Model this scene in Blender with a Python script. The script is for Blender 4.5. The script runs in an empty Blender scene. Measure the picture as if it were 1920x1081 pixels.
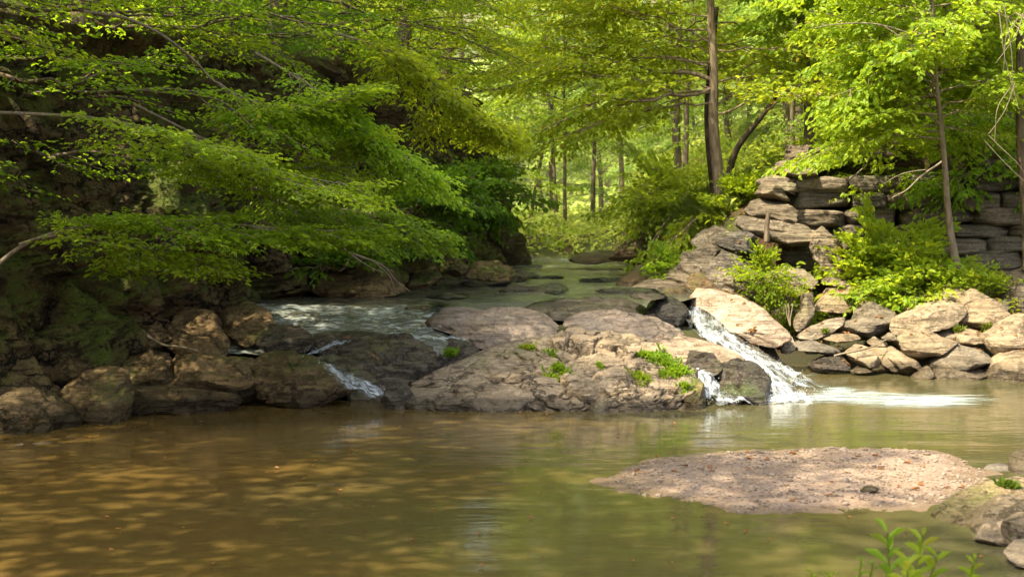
import bpy, math, random
import numpy as np
from mathutils import Vector, Matrix
from mathutils.bvhtree import BVHTree

random.seed(7)
R = np.random.RandomState(11)
scn = bpy.context.scene
C = scn.collection
F_PX, HOR, CAM_H = 2637.0, 430.0, 1.7
PITCH = math.atan((540.5 - HOR) / F_PX)

# ------------------------------------------------------------------ helpers
def P(px, py, Y):
    """a point of the place, given where it is seen and how far away it stands"""
    u = (px - 960.0) / F_PX; v = (540.5 - py) / F_PX
    dy = math.cos(PITCH) + v * math.sin(PITCH)
    dz = -math.sin(PITCH) + v * math.cos(PITCH)
    k = Y / dy
    return np.array([u * k, Y, CAM_H + dz * k])

def PZ(px, py, z=0.0):
    a = P(px, py, 1.0); k = (z - CAM_H) / (a[2] - CAM_H)
    return np.array([a[0] * k, k, z])

def smooth(a, b, x):
    t = np.clip((np.asarray(x, float) - a) / (b - a), 0, 1)
    return t * t * (3 - 2 * t)

def _hash(i, j, k, s):
    h = (i * 374761393 + j * 668265263 + k * 2147483647 + s * 1274126177) & 0xFFFFFFFF
    h = ((h ^ (h >> 13)) * 1274126177) & 0xFFFFFFFF
    h = ((h ^ (h >> 15)) * 2246822519) & 0xFFFFFFFF
    return (h ^ (h >> 16)) & 0xFFFFFFFF

def vnoise(p, seed=0):
    p = np.asarray(p, float)
    f = np.floor(p); i = f.astype(np.int64); t = p - f
    t = t * t * t * (t * (t * 6 - 15) + 10)
    out = np.zeros(len(p))
    for a in (0, 1):
        for b in (0, 1):
            for c in (0, 1):
                h = _hash(i[:, 0] + a, i[:, 1] + b, i[:, 2] + c, seed) / 4294967295.0 * 2 - 1
                w = (t[:, 0] if a else 1 - t[:, 0]) * (t[:, 1] if b else 1 - t[:, 1]) * (t[:, 2] if c else 1 - t[:, 2])
                out += h * w
    return out

def fbm(p, octv=4, seed=0, gain=.5):
    p = np.asarray(p, float); a = 1.0; s = 0; o = np.zeros(len(p))
    for k in range(octv):
        o += a * vnoise(p * (2.03 ** k) + 17.3 * k, seed + k); s += a; a *= gain
    return o / s

def cells(p, seed=0):
    """cellular noise: distance to border and a random value per cell"""
    p = np.asarray(p, float); i = np.floor(p).astype(np.int64)
    f1 = np.full(len(p), 9.); f2 = np.full(len(p), 9.); val = np.zeros(len(p))
    for a in (-1, 0, 1):
        for b in (-1, 0, 1):
            for c in (-1, 0, 1):
                q = i + np.array([a, b, c])
                o = np.stack([_hash(q[:, 0], q[:, 1], q[:, 2], seed + m) / 4294967295.0 for m in (1, 2, 3)], 1)
                d = np.linalg.norm(q + o - p, axis=1)
                v = _hash(q[:, 0], q[:, 1], q[:, 2], seed + 9) / 4294967295.0
                new = d < f1
                f2 = np.where(new, f1, np.minimum(f2, d)); val = np.where(new, v, val); f1 = np.where(new, d, f1)
    return f2 - f1, val

def nrm(v):
    return v / np.maximum(np.linalg.norm(v, axis=-1, keepdims=True), 1e-9)

class MB:
    """collects geometry for ONE mesh"""
    def __init__(s):
        s.V = []; s.F = []; s.n = 0; s.att = []; s.uv = None
    def add(s, V, F, att=None):
        V = np.asarray(V, float).reshape(-1, 3); F = np.asarray(F, np.int64)
        s.V.append(V); s.F.append(F + s.n); s.n += len(V)
        s.att.append(np.zeros(len(V)) if att is None else np.asarray(att, float))
        return s
    def tube(s, path, rad, n=6):
        path = np.asarray(path, float); rad = np.asarray(rad, float); k = len(path)
        T = nrm(np.gradient(path, axis=0))
        ref = np.array([0, 0, 1.]) if abs(T[:, 2].mean()) < .8 else np.array([1., 0, 0])
        A = nrm(np.cross(T, ref)); B = np.cross(T, A)
        ang = np.arange(n) / n * 2 * math.pi
        V = path[:, None] + rad[:, None, None] * (np.cos(ang)[None, :, None] * A[:, None] + np.sin(ang)[None, :, None] * B[:, None])
        i = np.arange(k - 1)[:, None] * n; j = np.arange(n)[None]; j2 = (j + 1) % n
        Fq = np.stack([i + j, i + j2, i + n + j2, i + n + j], -1).reshape(-1, 4)
        s.add(V, Fq)
        return s
    def leaves(s, Pt, D, N, L, W, fold=.22, droop=.15, simple=False):
        D = nrm(D); S = nrm(np.cross(D, N)); N = np.cross(S, D)
        L = np.broadcast_to(np.asarray(L, float), (len(Pt),))[:, None]; W = np.broadcast_to(np.asarray(W, float), (len(Pt),))[:, None]
        if simple:
            V = np.stack([Pt, Pt + .45 * L * D + .5 * W * S + fold * W * N, Pt + L * D - droop * L * N, Pt + .45 * L * D - .5 * W * S + fold * W * N], 1)
            F = np.array([[0, 1, 2], [0, 2, 3]])
            m = 4
        else:
            V = np.stack([Pt, Pt + .3 * L * D + .5 * W * S + fold * W * N, Pt + .7 * L * D + .36 * W * S + fold * .6 * W * N, Pt + L * D - droop * L * N,
                          Pt + .7 * L * D - .36 * W * S + fold * .6 * W * N, Pt + .3 * L * D - .5 * W * S + fold * W * N], 1)
            F = np.array([[0, 1, 2, 3], [0, 3, 4, 5]])
            m = 6
        Fa = (np.arange(len(Pt))[:, None, None] * m + F[None]).reshape(-1, F.shape[1])
        s.add(V.reshape(-1, 3), Fa)
        return s
    def mesh(s, name, mat, smooth_=True):
        me = bpy.data.meshes.new(name)
        V = np.concatenate(s.V) if s.V else np.zeros((0, 3))
        me.vertices.add(len(V)); me.vertices.foreach_set('co', V.ravel())
        cnt = np.concatenate([np.full(len(f), f.shape[1]) for f in s.F]); idx = np.concatenate([f.ravel() for f in s.F])
        me.loops.add(len(idx)); me.loops.foreach_set('vertex_index', idx.astype(np.int32))
        me.polygons.add(len(cnt)); st = np.concatenate([[0], np.cumsum(cnt)[:-1]])
        me.polygons.foreach_set('loop_start', st.astype(np.int32))
        me.polygons.foreach_set('use_smooth', np.full(len(cnt), smooth_))
        me.materials.append(mat)
        me.update(calc_edges=True)
        a = np.concatenate(s.att)
        if a.any():
            at = me.attributes.new('fade', 'FLOAT', 'POINT'); at.data.foreach_set('value', a.astype(np.float32))
        if s.uv is not None:
            l = me.uv_layers.new(name='flow'); l.data.foreach_set('uv', s.uv[idx].astype(np.float32).ravel())
        return me
    def obj(s, name, mat, parent=None, smooth_=True):
        o = bpy.data.objects.new(name, s.mesh(name, mat, smooth_)); C.objects.link(o)
        if parent is not None:
            o.parent = parent
            o.matrix_parent_inverse = parent.matrix_basis.inverted()
        return o

def tag(o, label, cat, group=None):
    o['label'] = label; o['category'] = cat
    if group: o['group'] = group
    return o

def struct(o, kind='structure'):
    o['kind'] = kind
    return o

def root(name, label, cat, loc, group=None):
    o = bpy.data.objects.new(name, None); C.objects.link(o)
    o.location = loc; o.empty_display_size = .2
    return tag(o, label, cat, group)

# ------------------------------------------------------------------ materials
def nt(name):
    m = bpy.data.materials.new(name); m.use_nodes = True
    t = m.node_tree; t.nodes.clear()
    return m, t, t.nodes.new('ShaderNodeOutputMaterial')

def N(t, typ, **kw):
    n = t.nodes.new('ShaderNode' + typ)
    for k, v in kw.items():
        if k.startswith('i_'):
            n.inputs[k[2:].replace('_', ' ')].default_value = v
        else: setattr(n, k, v)
    return n

def mth(t, op, a, b=None, clamp=False):
    n = t.nodes.new('ShaderNodeMath'); n.operation = op; n.use_clamp = clamp
    for i, v in enumerate((a, b)):
        if v is None: continue
        if hasattr(v, 'links'): t.links.new(v, n.inputs[i])
        else: n.inputs[i].default_value = v
    return n.outputs[0]

def mix(t, f, a, b, mode='MIX'):
    n = t.nodes.new('ShaderNodeMix'); n.data_type = 'RGBA'; n.blend_type = mode; n.clamp_factor = True
    for i, v in ((0, f), (6, a), (7, b)):
        if hasattr(v, 'links'): t.links.new(v, n.inputs[i])
        elif i == 0: n.inputs[0].default_value = v
        else: n.inputs[i].default_value = (*v, 1) if len(v) == 3 else v
    return n.outputs[2]

def ramp(t, f, a, b, ca=(0, 0, 0), cb=(1, 1, 1)):
    n = t.nodes.new('ShaderNodeValToRGB'); e = n.color_ramp.elements
    e[0].position = a; e[1].position = b; e[0].color = (*ca, 1); e[1].color = (*cb, 1)
    t.links.new(f, n.inputs[0]); return n.outputs[0]

def mrange(t, v, a, b, c=0., d=1.):
    n = t.nodes.new('ShaderNodeMapRange'); n.interpolation_type = 'SMOOTHSTEP'
    t.links.new(v, n.inputs[0])
    for i, x in zip((1, 2, 3, 4), (a, b, c, d)): n.inputs[i].default_value = x
    return n.outputs[0]

def rock_mat(name, c1, c2, moss=0., wet_z=None, dip=(0.3, 0.25, 0.), rough=.85, crack=.5, strata=5., bump=.5, mosscol=(.055, .075, .012), allwet=False, lichen=.4, mossz=(-.1, .75)):
    m, t, out = nt(name); L = t.links
    geo = N(t, 'NewGeometry'); pos = geo.outputs['Position']
    mp = N(t, 'Mapping'); mp.inputs['Rotation'].default_value = dip; mp.inputs['Scale'].default_value = (1, 1, strata)
    L.new(pos, mp.inputs[0])
    n1 = N(t, 'TexNoise', i_Scale=1.6, i_Detail=8., i_Roughness=.62, i_Distortion=.5); L.new(mp.outputs[0], n1.inputs['Vector'])
    n2 = N(t, 'TexNoise', i_Scale=1.1, i_Detail=5., i_Roughness=.6); L.new(pos, n2.inputs['Vector'])
    n3 = N(t, 'TexNoise', i_Scale=28., i_Detail=6., i_Roughness=.7); L.new(pos, n3.inputs['Vector'])
    n4 = N(t, 'TexNoise', i_Scale=9., i_Detail=6., i_Roughness=.7); L.new(pos, n4.inputs['Vector'])
    # crack network, distorted so that it does not read as cells
    dis = N(t, 'VectorMath', operation='MULTIPLY_ADD'); L.new(n4.outputs['Color'], dis.inputs[0]); dis.inputs[1].default_value = (.45,) * 3
    mp2 = N(t, 'Mapping'); mp2.inputs['Rotation'].default_value = dip; mp2.inputs['Scale'].default_value = (1., 1., 2.3)
    L.new(pos, mp2.inputs[0]); L.new(mp2.outputs[0], dis.inputs[2])
    vo = N(t, 'TexVoronoi', feature='DISTANCE_TO_EDGE', i_Scale=2.1); L.new(dis.outputs[0], vo.inputs['Vector'])
    crk = mrange(t, vo.outputs['Distance'], .0, .045)
    crkm = mth(t, 'MAXIMUM', crk, mrange(t, n2.outputs['Fac'], .42, .56), True)
    mp3 = N(t, 'Mapping'); mp3.inputs['Rotation'].default_value = dip; mp3.inputs['Scale'].default_value = (1.2, 1.2, 4.5 * strata)
    L.new(pos, mp3.inputs[0])
    n5 = N(t, 'TexNoise', i_Scale=1.5, i_Detail=4., i_Roughness=.6, i_Distortion=.3); L.new(mp3.outputs[0], n5.inputs['Vector'])
    vo2 = N(t, 'TexVoronoi', feature='DISTANCE_TO_EDGE', i_Scale=5.5); L.new(dis.outputs[0], vo2.inputs['Vector'])
    crk2 = mth(t, 'MAXIMUM', mrange(t, vo2.outputs['Distance'], .0, .05), mrange(t, n4.outputs['Fac'], .40, .50), True)
    crkm = mth(t, 'MINIMUM', crkm, mth(t, 'ADD', mth(t, 'MULTIPLY', crk2, .6), .4))
    lines = mrange(t, n5.outputs['Fac'], .36, .50)
    f = mth(t, 'ADD', mth(t, 'MULTIPLY', n1.outputs['Fac'], .65), mth(t, 'MULTIPLY', n2.outputs['Fac'], .35))
    col = ramp(t, f, .32, .66, c1, c2)
    col = mix(t, mth(t, 'MULTIPLY', mrange(t, n4.outputs['Fac'], .52, .72), lichen), col, tuple(min(1, x * 1.35 + .02) for x in c2))
    col = mix(t, mth(t, 'MULTIPLY', mrange(t, n3.outputs['Fac'], .42, .62, 1., 0.), .4), col, tuple(x * .45 for x in c1))
    col = mix(t, mth(t, 'MULTIPLY', mth(t, 'SUBTRACT', 1., crkm), crack), col, tuple(x * .22 for x in c1))
    col = mix(t, mth(t, 'MULTIPLY', mth(t, 'SUBTRACT', 1., lines), .45), col, tuple(x * .4 for x in c1))
    sep = N(t, 'SeparateXYZ'); L.new(geo.outputs['Normal'], sep.inputs[0])
    oi = N(t, 'ObjectInfo'); tint = N(t, 'ValToRGB'); L.new(oi.outputs['Random'], tint.inputs[0])
    el = tint.color_ramp.elements; el[0].color = (.66, .66, .67, 1); el[1].color = (1.15, 1.08, 1., 1); e3 = el.new(.5); e3.color = (.98, .88, .76, 1)
    col = mix(t, 1., col, tint.outputs[0], 'MULTIPLY')
    if moss:
        mf = mth(t, 'MULTIPLY', mrange(t, sep.outputs[2], *mossz), mrange(t, mth(t, 'ADD', n2.outputs['Fac'], mth(t, 'MULTIPLY', n4.outputs['Fac'], .35)), .78 - .3 * moss, 1.0 - .3 * moss))
        mc = mix(t, n3.outputs['Fac'], tuple(x * .5 for x in mosscol), tuple(x * 1.6 for x in mosscol))
        col = mix(t, mth(t, 'MULTIPLY', mf, min(1, moss + .35)), col, mc)
    rgh = rough
    bs = N(t, 'BsdfPrincipled')
    if wet_z is not None:
        ps = N(t, 'SeparateXYZ'); L.new(pos, ps.inputs[0])
        w = mrange(t, mth(t, 'ADD', ps.outputs[2], mth(t, 'MULTIPLY', n4.outputs['Fac'], -.12)), wet_z - .1, wet_z, 1., 0.)
        col = mix(t, mth(t, 'MULTIPLY', w, .72), col, tuple(x * .16 for x in c1))
        L.new(mth(t, 'SUBTRACT', rough, mth(t, 'MULTIPLY', w, rough - .25)), bs.inputs['Roughness'])
    elif allwet:
        L.new(mrange(t, n4.outputs['Fac'], .35, .6, .16, .55), bs.inputs['Roughness'])
    else:
        bs.inputs['Roughness'].default_value = rough
    bs.inputs['Specular IOR Level'].default_value = .5 if allwet else .25
    L.new(col, bs.inputs['Base Color'])
    h = mth(t, 'ADD', mth(t, 'MULTIPLY', n1.outputs['Fac'], 1.1), mth(t, 'ADD', mth(t, 'MULTIPLY', n3.outputs['Fac'], .22), mth(t, 'MULTIPLY', lines, .22)))
    h = mth(t, 'ADD', h, mth(t, 'ADD', mth(t, 'MULTIPLY', n4.outputs['Fac'], .4), mth(t, 'MULTIPLY', crkm, .45 * crack)))
    b = N(t, 'Bump', i_Strength=bump, i_Distance=.11); L.new(h, b.inputs['Height']); L.new(b.outputs[0], bs.inputs['Normal'])
    L.new(bs.outputs[0], out.inputs[0])
    return m

def leaf_mat(name, ca, cb, trans, tf=.5, spec=.3, rough=.5):
    """leaf: reflecting and translucent, its colour varying from leaf to leaf and clump to clump"""
    m, t, out = nt(name); L = t.links
    geo = N(t, 'NewGeometry')
    nz = N(t, 'TexNoise', i_Scale=.8, i_Detail=3.); L.new(geo.outputs['Position'], nz.inputs['Vector'])
    f = mth(t, 'ADD', mth(t, 'MULTIPLY', geo.outputs['Random Per Island'], .55), mth(t, 'MULTIPLY', mrange(t, nz.outputs['Fac'], .3, .7), .45))
    col = mix(t, f, ca, cb)
    old = mrange(t, geo.outputs['Random Per Island'], .972, .985)
    col = mix(t, mth(t, 'MULTIPLY', old, .8), col, (.22, .13, .02))
    oi = N(t, 'ObjectInfo'); tint = N(t, 'ValToRGB'); L.new(oi.outputs['Random'], tint.inputs[0])
    el = tint.color_ramp.elements; el[0].color = (.78, .92, .8, 1); el[1].color = (1.2, 1.06, 1., 1)
    col = mix(t, 1., col, tint.outputs[0], 'MULTIPLY')
    tc = mix(t, f, tuple(x * .72 for x in trans), trans); tc = mix(t, 1., tc, tint.outputs[0], 'MULTIPLY')
    bs = N(t, 'BsdfPrincipled'); bs.inputs['Roughness'].default_value = rough; bs.inputs['Specular IOR Level'].default_value = spec
    L.new(col, bs.inputs['Base Color'])
    tr = N(t, 'BsdfTranslucent'); L.new(tc, tr.inputs[0])
    ms = N(t, 'MixShader'); ms.inputs[0].default_value = tf
    L.new(bs.outputs[0], ms.inputs[1]); L.new(tr.outputs[0], ms.inputs[2]); L.new(ms.outputs[0], out.inputs[0])
    return m

def bark_mat(name, c1, c2, moss=.2):
    m, t, out = nt(name); L = t.links
    geo = N(t, 'NewGeometry'); mp = N(t, 'Mapping'); mp.inputs['Scale'].default_value = (1, 1, .18); L.new(geo.outputs['Position'], mp.inputs[0])
    n1 = N(t, 'TexNoise', i_Scale=22., i_Detail=7., i_Roughness=.65); L.new(mp.outputs[0], n1.inputs['Vector'])
    n2 = N(t, 'TexNoise', i_Scale=3., i_Detail=4.); L.new(geo.outputs['Position'], n2.inputs['Vector'])
    col = ramp(t, n1.outputs['Fac'], .35, .65, c1, c2)
    col = mix(t, mth(t, 'MULTIPLY', mrange(t, n2.outputs['Fac'], .5, .65), moss), col, (.05, .065, .015))
    bs = N(t, 'BsdfPrincipled'); bs.inputs['Roughness'].default_value = .9; bs.inputs['Specular IOR Level'].default_value = .15
    L.new(col, bs.inputs['Base Color'])
    b = N(t, 'Bump', i_Strength=.7, i_Distance=.03); L.new(n1.outputs['Fac'], b.inputs['Height']); L.new(b.outputs[0], bs.inputs['Normal'])
    L.new(bs.outputs[0], out.inputs[0]); return m

def water_mat(name, shallow, deep, wave=(2.2, 5.5), strength=.16, tint_x=False, foamy=0.):
    """murky stream water: light scattered back by silt below a rippled, reflecting surface"""
    m, t, out = nt(name); L = t.links
    geo = N(t, 'NewGeometry'); mp = N(t, 'Mapping'); mp.inputs['Scale'].default_value = (wave[0], wave[1], 1); L.new(geo.outputs['Position'], mp.inputs[0])
    n1 = N(t, 'TexNoise', i_Scale=1., i_Detail=4., i_Roughness=.55, i_Distortion=.6); L.new(mp.outputs[0], n1.inputs['Vector'])
    n2 = N(t, 'TexNoise', i_Scale=.45, i_Detail=3.); L.new(geo.outputs['Position'], n2.inputs['Vector'])
    n3 = N(t, 'TexNoise', i_Scale=6., i_Detail=3.); L.new(mp.outputs[0], n3.inputs['Vector'])
    f = n2.outputs['Fac']
    if tint_x:
        sp = N(t, 'SeparateXYZ'); L.new(geo.outputs['Position'], sp.inputs[0])
        f = mth(t, 'ADD', mth(t, 'MULTIPLY', f, .6), mth(t, 'MULTIPLY', mrange(t, sp.outputs[0], -3.5, 3.), .45))
    col = ramp(t, f, .3, .75, shallow, deep)
    df = N(t, 'BsdfDiffuse'); L.new(col, df.inputs[0])
    gl = N(t, 'BsdfGlossy'); gl.inputs['Roughness'].default_value = .07; gl.inputs[0].default_value = (.95, .95, .95, 1)
    h = mth(t, 'ADD', n1.outputs['Fac'], mth(t, 'MULTIPLY', n3.outputs['Fac'], .12))
    b = N(t, 'Bump', i_Strength=strength, i_Distance=.12); L.new(h, b.inputs['Height']); L.new(b.outputs[0], gl.inputs['Normal'])
    fr = N(t, 'Fresnel', i_IOR=1.33); L.new(b.outputs[0], fr.inputs['Normal'])
    ms = N(t, 'MixShader'); L.new(fr.outputs[0], ms.inputs[0]); L.new(df.outputs[0], ms.inputs[1]); L.new(gl.outputs[0], ms.inputs[2])
    sh = ms.outputs[0]
    if foamy:
        at = N(t, 'Attribute', attribute_name='fade')
        mp2 = N(t, 'Mapping'); mp2.inputs['Scale'].default_value = (1.6, 5.0, 3.); L.new(geo.outputs['Position'], mp2.inputs[0])
        nf = N(t, 'TexNoise', i_Scale=2.4, i_Detail=8., i_Roughness=.72, i_Distortion=1.2); L.new(mp2.outputs[0], nf.inputs['Vector'])
        ff = mrange(t, mth(t, 'ADD', nf.outputs['Fac'], mth(t, 'MULTIPLY', at.outputs['Fac'], .34)), .66, .86)
        wd = N(t, 'BsdfDiffuse'); wd.inputs[0].default_value = (.45, .48, .46, 1)
        m2 = N(t, 'MixShader'); L.new(mth(t, 'MULTIPLY', ff, foamy), m2.inputs[0]); L.new(sh, m2.inputs[1]); L.new(wd.outputs[0], m2.inputs[2]); sh = m2.outputs[0]
    L.new(sh, out.inputs[0]); return m

def foam_mat(name, su=2., sv=9., lo=.42, hi=.66, col=(.82, .86, .87), bias=.5, planar=False):
    m, t, out = nt(name); L = t.links
    at = N(t, 'Attribute', attribute_name='fade')
    mp = N(t, 'Mapping'); mp.inputs['Scale'].default_value = (su, sv, 1)
    if planar:
        geo = N(t, 'NewGeometry'); L.new(geo.outputs['Position'], mp.inputs[0])
    else:
        uv = N(t, 'UVMap', uv_map='flow'); L.new(uv.outputs[0], mp.inputs[0])
    n1 = N(t, 'TexNoise', i_Scale=1., i_Detail=8., i_Roughness=.7, i_Distortion=.8); L.new(mp.outputs[0], n1.inputs['Vector'])
    f = mth(t, 'ADD', n1.outputs['Fac'], mth(t, 'MULTIPLY', mth(t, 'SUBTRACT', at.outputs['Fac'], 1.), bias))
    a = mrange(t, f, lo, hi)
    df = N(t, 'BsdfDiffuse'); df.inputs[0].default_value = (*col, 1)
    tl = N(t, 'BsdfTranslucent'); tl.inputs[0].default_value = (*col, 1)
    gl = N(t, 'BsdfGlossy'); gl.inputs['Roughness'].default_value = .25
    bp = N(t, 'Bump', i_Strength=.6, i_Distance=.05); L.new(n1.outputs['Fac'], bp.inputs['Height']); L.new(bp.outputs[0], df.inputs['Normal']); L.new(bp.outputs[0], gl.inputs['Normal'])
    m1 = N(t, 'MixShader'); m1.inputs[0].default_value = .3; L.new(df.outputs[0], m1.inputs[1]); L.new(tl.outputs[0], m1.inputs[2])
    m1b = N(t, 'MixShader'); m1b.inputs[0].default_value = .08; L.new(m1.outputs[0], m1b.inputs[1]); L.new(gl.outputs[0], m1b.inputs[2])
    tp = N(t, 'BsdfTransparent')
    m2 = N(t, 'MixShader'); L.new(a, m2.inputs[0]); L.new(tp.outputs[0], m2.inputs[1]); L.new(m1b.outputs[0], m2.inputs[2])
    L.new(m2.outputs[0], out.inputs[0]); return m

def ground_mat(name, litter, soil, green, gamt):
    m, t, out = nt(name); L = t.links
    geo = N(t, 'NewGeometry'); pos = geo.outputs['Position']
    n1 = N(t, 'TexNoise', i_Scale=14., i_Detail=8., i_Roughness=.75); L.new(pos, n1.inputs['Vector'])
    n2 = N(t, 'TexNoise', i_Scale=.7, i_Detail=5.); L.new(pos, n2.inputs['Vector'])
    col = ramp(t, n1.outputs['Fac'], .35, .65, soil, litter)
    col = mix(t, mth(t, 'MULTIPLY', mrange(t, n2.outputs['Fac'], .4, .6), gamt), col, green)
    sp = N(t, 'SeparateXYZ'); L.new(pos, sp.inputs[0])
    w = mth(t, 'MULTIPLY', mrange(t, sp.outputs[2], .1, .95, 1., 0.), .8)
    col = mix(t, w, col, (.03, .024, .014))
    bs = N(t, 'BsdfPrincipled'); bs.inputs['Roughness'].default_value = .9; bs.inputs['Specular IOR Level'].default_value = .2
    L.new(col, bs.inputs['Base Color'])
    b = N(t, 'Bump', i_Strength=.8, i_Distance=.08); L.new(n1.outputs['Fac'], b.inputs['Height']); L.new(b.outputs[0], bs.inputs['Normal'])
    L.new(bs.outputs[0], out.inputs[0]); return m

def sand_mat():
    m, t, out = nt('sand_and_grit'); L = t.links
    geo = N(t, 'NewGeometry'); pos = geo.outputs['Position']
    n1 = N(t, 'TexNoise', i_Scale=60., i_Detail=6., i_Roughness=.8); L.new(pos, n1.inputs['Vector'])
    n2 = N(t, 'TexNoise', i_Scale=3., i_Detail=5.); L.new(pos, n2.inputs['Vector'])
    vo = N(t, 'TexVoronoi', i_Scale=55.); L.new(pos, vo.inputs['Vector'])
    col = ramp(t, n1.outputs['Fac'], .35, .65, (.155, .10, .065), (.35, .25, .18))
    col = mix(t, mth(t, 'MULTIPLY', mrange(t, vo.outputs['Color'], .6, .9), .5), col, (.42, .34, .26))
    col = mix(t, mth(t, 'MULTIPLY', mrange(t, n2.outputs['Fac'], .45, .65), .35), col, (.22, .14, .085))
    sp = N(t, 'SeparateXYZ'); L.new(pos, sp.inputs[0])
    w = mrange(t, sp.outputs[2], .004, .024, 1., 0.)
    col = mix(t, mth(t, 'MULTIPLY', w, .6), col, (.12, .075, .04))
    bs = N(t, 'BsdfPrincipled'); bs.inputs['Specular IOR Level'].default_value = .3
    L.new(mth(t, 'SUBTRACT', .9, mth(t, 'MULTIPLY', w, .6)), bs.inputs['Roughness'])
    L.new(col, bs.inputs['Base Color'])
    b = N(t, 'Bump', i_Strength=.8, i_Distance=.02); L.new(n1.outputs['Fac'], b.inputs['Height']); L.new(b.outputs[0], bs.inputs['Normal'])
    L.new(bs.outputs[0], out.inputs[0]); return m

M = {}
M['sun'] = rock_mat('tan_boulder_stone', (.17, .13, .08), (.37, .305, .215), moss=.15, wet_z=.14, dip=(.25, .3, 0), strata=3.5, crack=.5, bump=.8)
M['mid'] = rock_mat('central_outcrop_stone', (.215, .17, .115), (.43, .36, .27), moss=.38, wet_z=.10, dip=(.2, .15, 0), strata=3., crack=1., bump=.75)
M['slab'] = rock_mat('pale_slab_stone', (.235, .175, .125), (.44, .355, .275), moss=.1, dip=(.1, .1, 0), strata=5., crack=.55, bump=.7)
M['grey'] = rock_mat('grey_wall_stone', (.13, .105, .075), (.31, .265, .20), moss=.25, dip=(.1, .22, 0), strata=6., crack=.4, bump=.8)
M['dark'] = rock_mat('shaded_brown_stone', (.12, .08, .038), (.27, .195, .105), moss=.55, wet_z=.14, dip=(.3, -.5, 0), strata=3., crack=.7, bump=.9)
M['wet'] = rock_mat('wet_black_stone', (.035, .027, .02), (.13, .10, .075), moss=.4, allwet=True, dip=(.4, -.3, 0), strata=5., crack=.5, bump=1., lichen=.2)
M['tilt'] = rock_mat('tilted_slab_stone', (.14, .115, .085), (.34, .295, .225), moss=.2, dip=(.1, -.55, 0), strata=6., crack=.45, bump=1.)
M['wetmoss'] = rock_mat('wet_mossy_stone', (.05, .04, .028), (.17, .135, .095), moss=.55, allwet=True, dip=(.4, -.3, 0), strata=5., crack=.5, bump=1., lichen=.2, mosscol=(.09, .10, .012))
M['black'] = rock_mat('backlit_stream_stone', (.018, .014, .010), (.075, .058, .042), moss=.25, allwet=True, dip=(.3, .2, 0), strata=6., crack=.4, bump=1., lichen=.15)  # darker copy of the wet stone, backlit shade put into the colour
M['cliff'] = rock_mat('cliff_stone', (.095, .062, .028), (.29, .20, .10), moss=.75, wet_z=.15, dip=(1.2, .35, .3), strata=.8, crack=1., bump=1.2, mosscol=(.075, .095, .012), mossz=(-.8, .6))
M['mossy'] = rock_mat('mossy_tan_stone', (.19, .14, .08), (.37, .29, .18), moss=.5, wet_z=.07, strata=3., crack=.6, bump=1.1, mosscol=(.12, .13, .02))
M['ground'] = ground_mat('forest_floor', (.17, .095, .045), (.055, .038, .022), (.06, .085, .018), .75)
M['bed'] = M['wet']
M['pool'] = water_mat('murky_pool_water', (.108, .066, .018), (.066, .060, .026), tint_x=True, strength=.055, wave=(1.2, 3.6))
M['stream'] = water_mat('shallow_stream_water', (.050, .048, .034), (.11, .108, .08), wave=(2.5, 6.), strength=.42, foamy=.85)
M['fall'] = foam_mat('falling_white_water', 11., 2.0, lo=.38, hi=.70, bias=.40, col=(.55, .60, .62))
M['fall2'] = foam_mat('thick_lightened_water', 18., 5., lo=.34, hi=.66, bias=.6, col=(.70, .75, .78))  # thicker froth, its colour also lightened to make up for shade
M['foam'] = foam_mat('foam_on_the_pool', 1.5, 6., lo=.27, hi=.70, bias=.55, planar=True, col=(.48, .58, .57))
M['sand'] = sand_mat()
M['bark'] = bark_mat('grey_brown_bark', (.07, .05, .032), (.21, .155, .105))
M['bark_warm'] = bark_mat('warm_brown_bark', (.12, .08, .05), (.34, .25, .165))
M['bark_dark'] = bark_mat('dark_bark', (.025, .018, .012), (.075, .05, .03))
M['twig'] = bark_mat('pale_twig_bark', (.13, .10, .062), (.27, .21, .14), moss=.1)
M['leaf_deep'] = leaf_mat('shade_tinted_leaves', (.06, .13, .010), (.13, .21, .016), (.30, .48, .022), .5)  # shaded copy of the green leaves, shade put into the colour
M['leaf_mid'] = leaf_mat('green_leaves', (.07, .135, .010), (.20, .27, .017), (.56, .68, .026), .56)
M['leaf_gold'] = leaf_mat('glow_tinted_leaves', (.13, .23, .02), (.36, .43, .04), (.58, .70, .06), .52)  # glow of the lit hillside put into the leaf colour
M['leaf_sun'] = leaf_mat('sun_tinted_leaves', (.11, .22, .014), (.33, .42, .028), (.56, .68, .03), .52)  # sunlit copy of the green leaves, sun put into the colour
M['leaf_far'] = leaf_mat('far_haze_tinted_leaves', (.20, .32, .05), (.44, .51, .10), (.66, .80, .15), .52)  # paler with distance: sunlight and haze put into the colour
M['grass'] = leaf_mat('grass_blades', (.07, .12, .015), (.15, .19, .025), (.34, .40, .03), .45)
M['litter'] = leaf_mat('dry_fallen_leaves', (.16, .06, .02), (.36, .15, .05), (.35, .14, .04), .25)
M['pebble'] = rock_mat('pebble_stone', (.2, .15, .11), (.42, .34, .27), strata=1., crack=.1, bump=.2)

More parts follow.
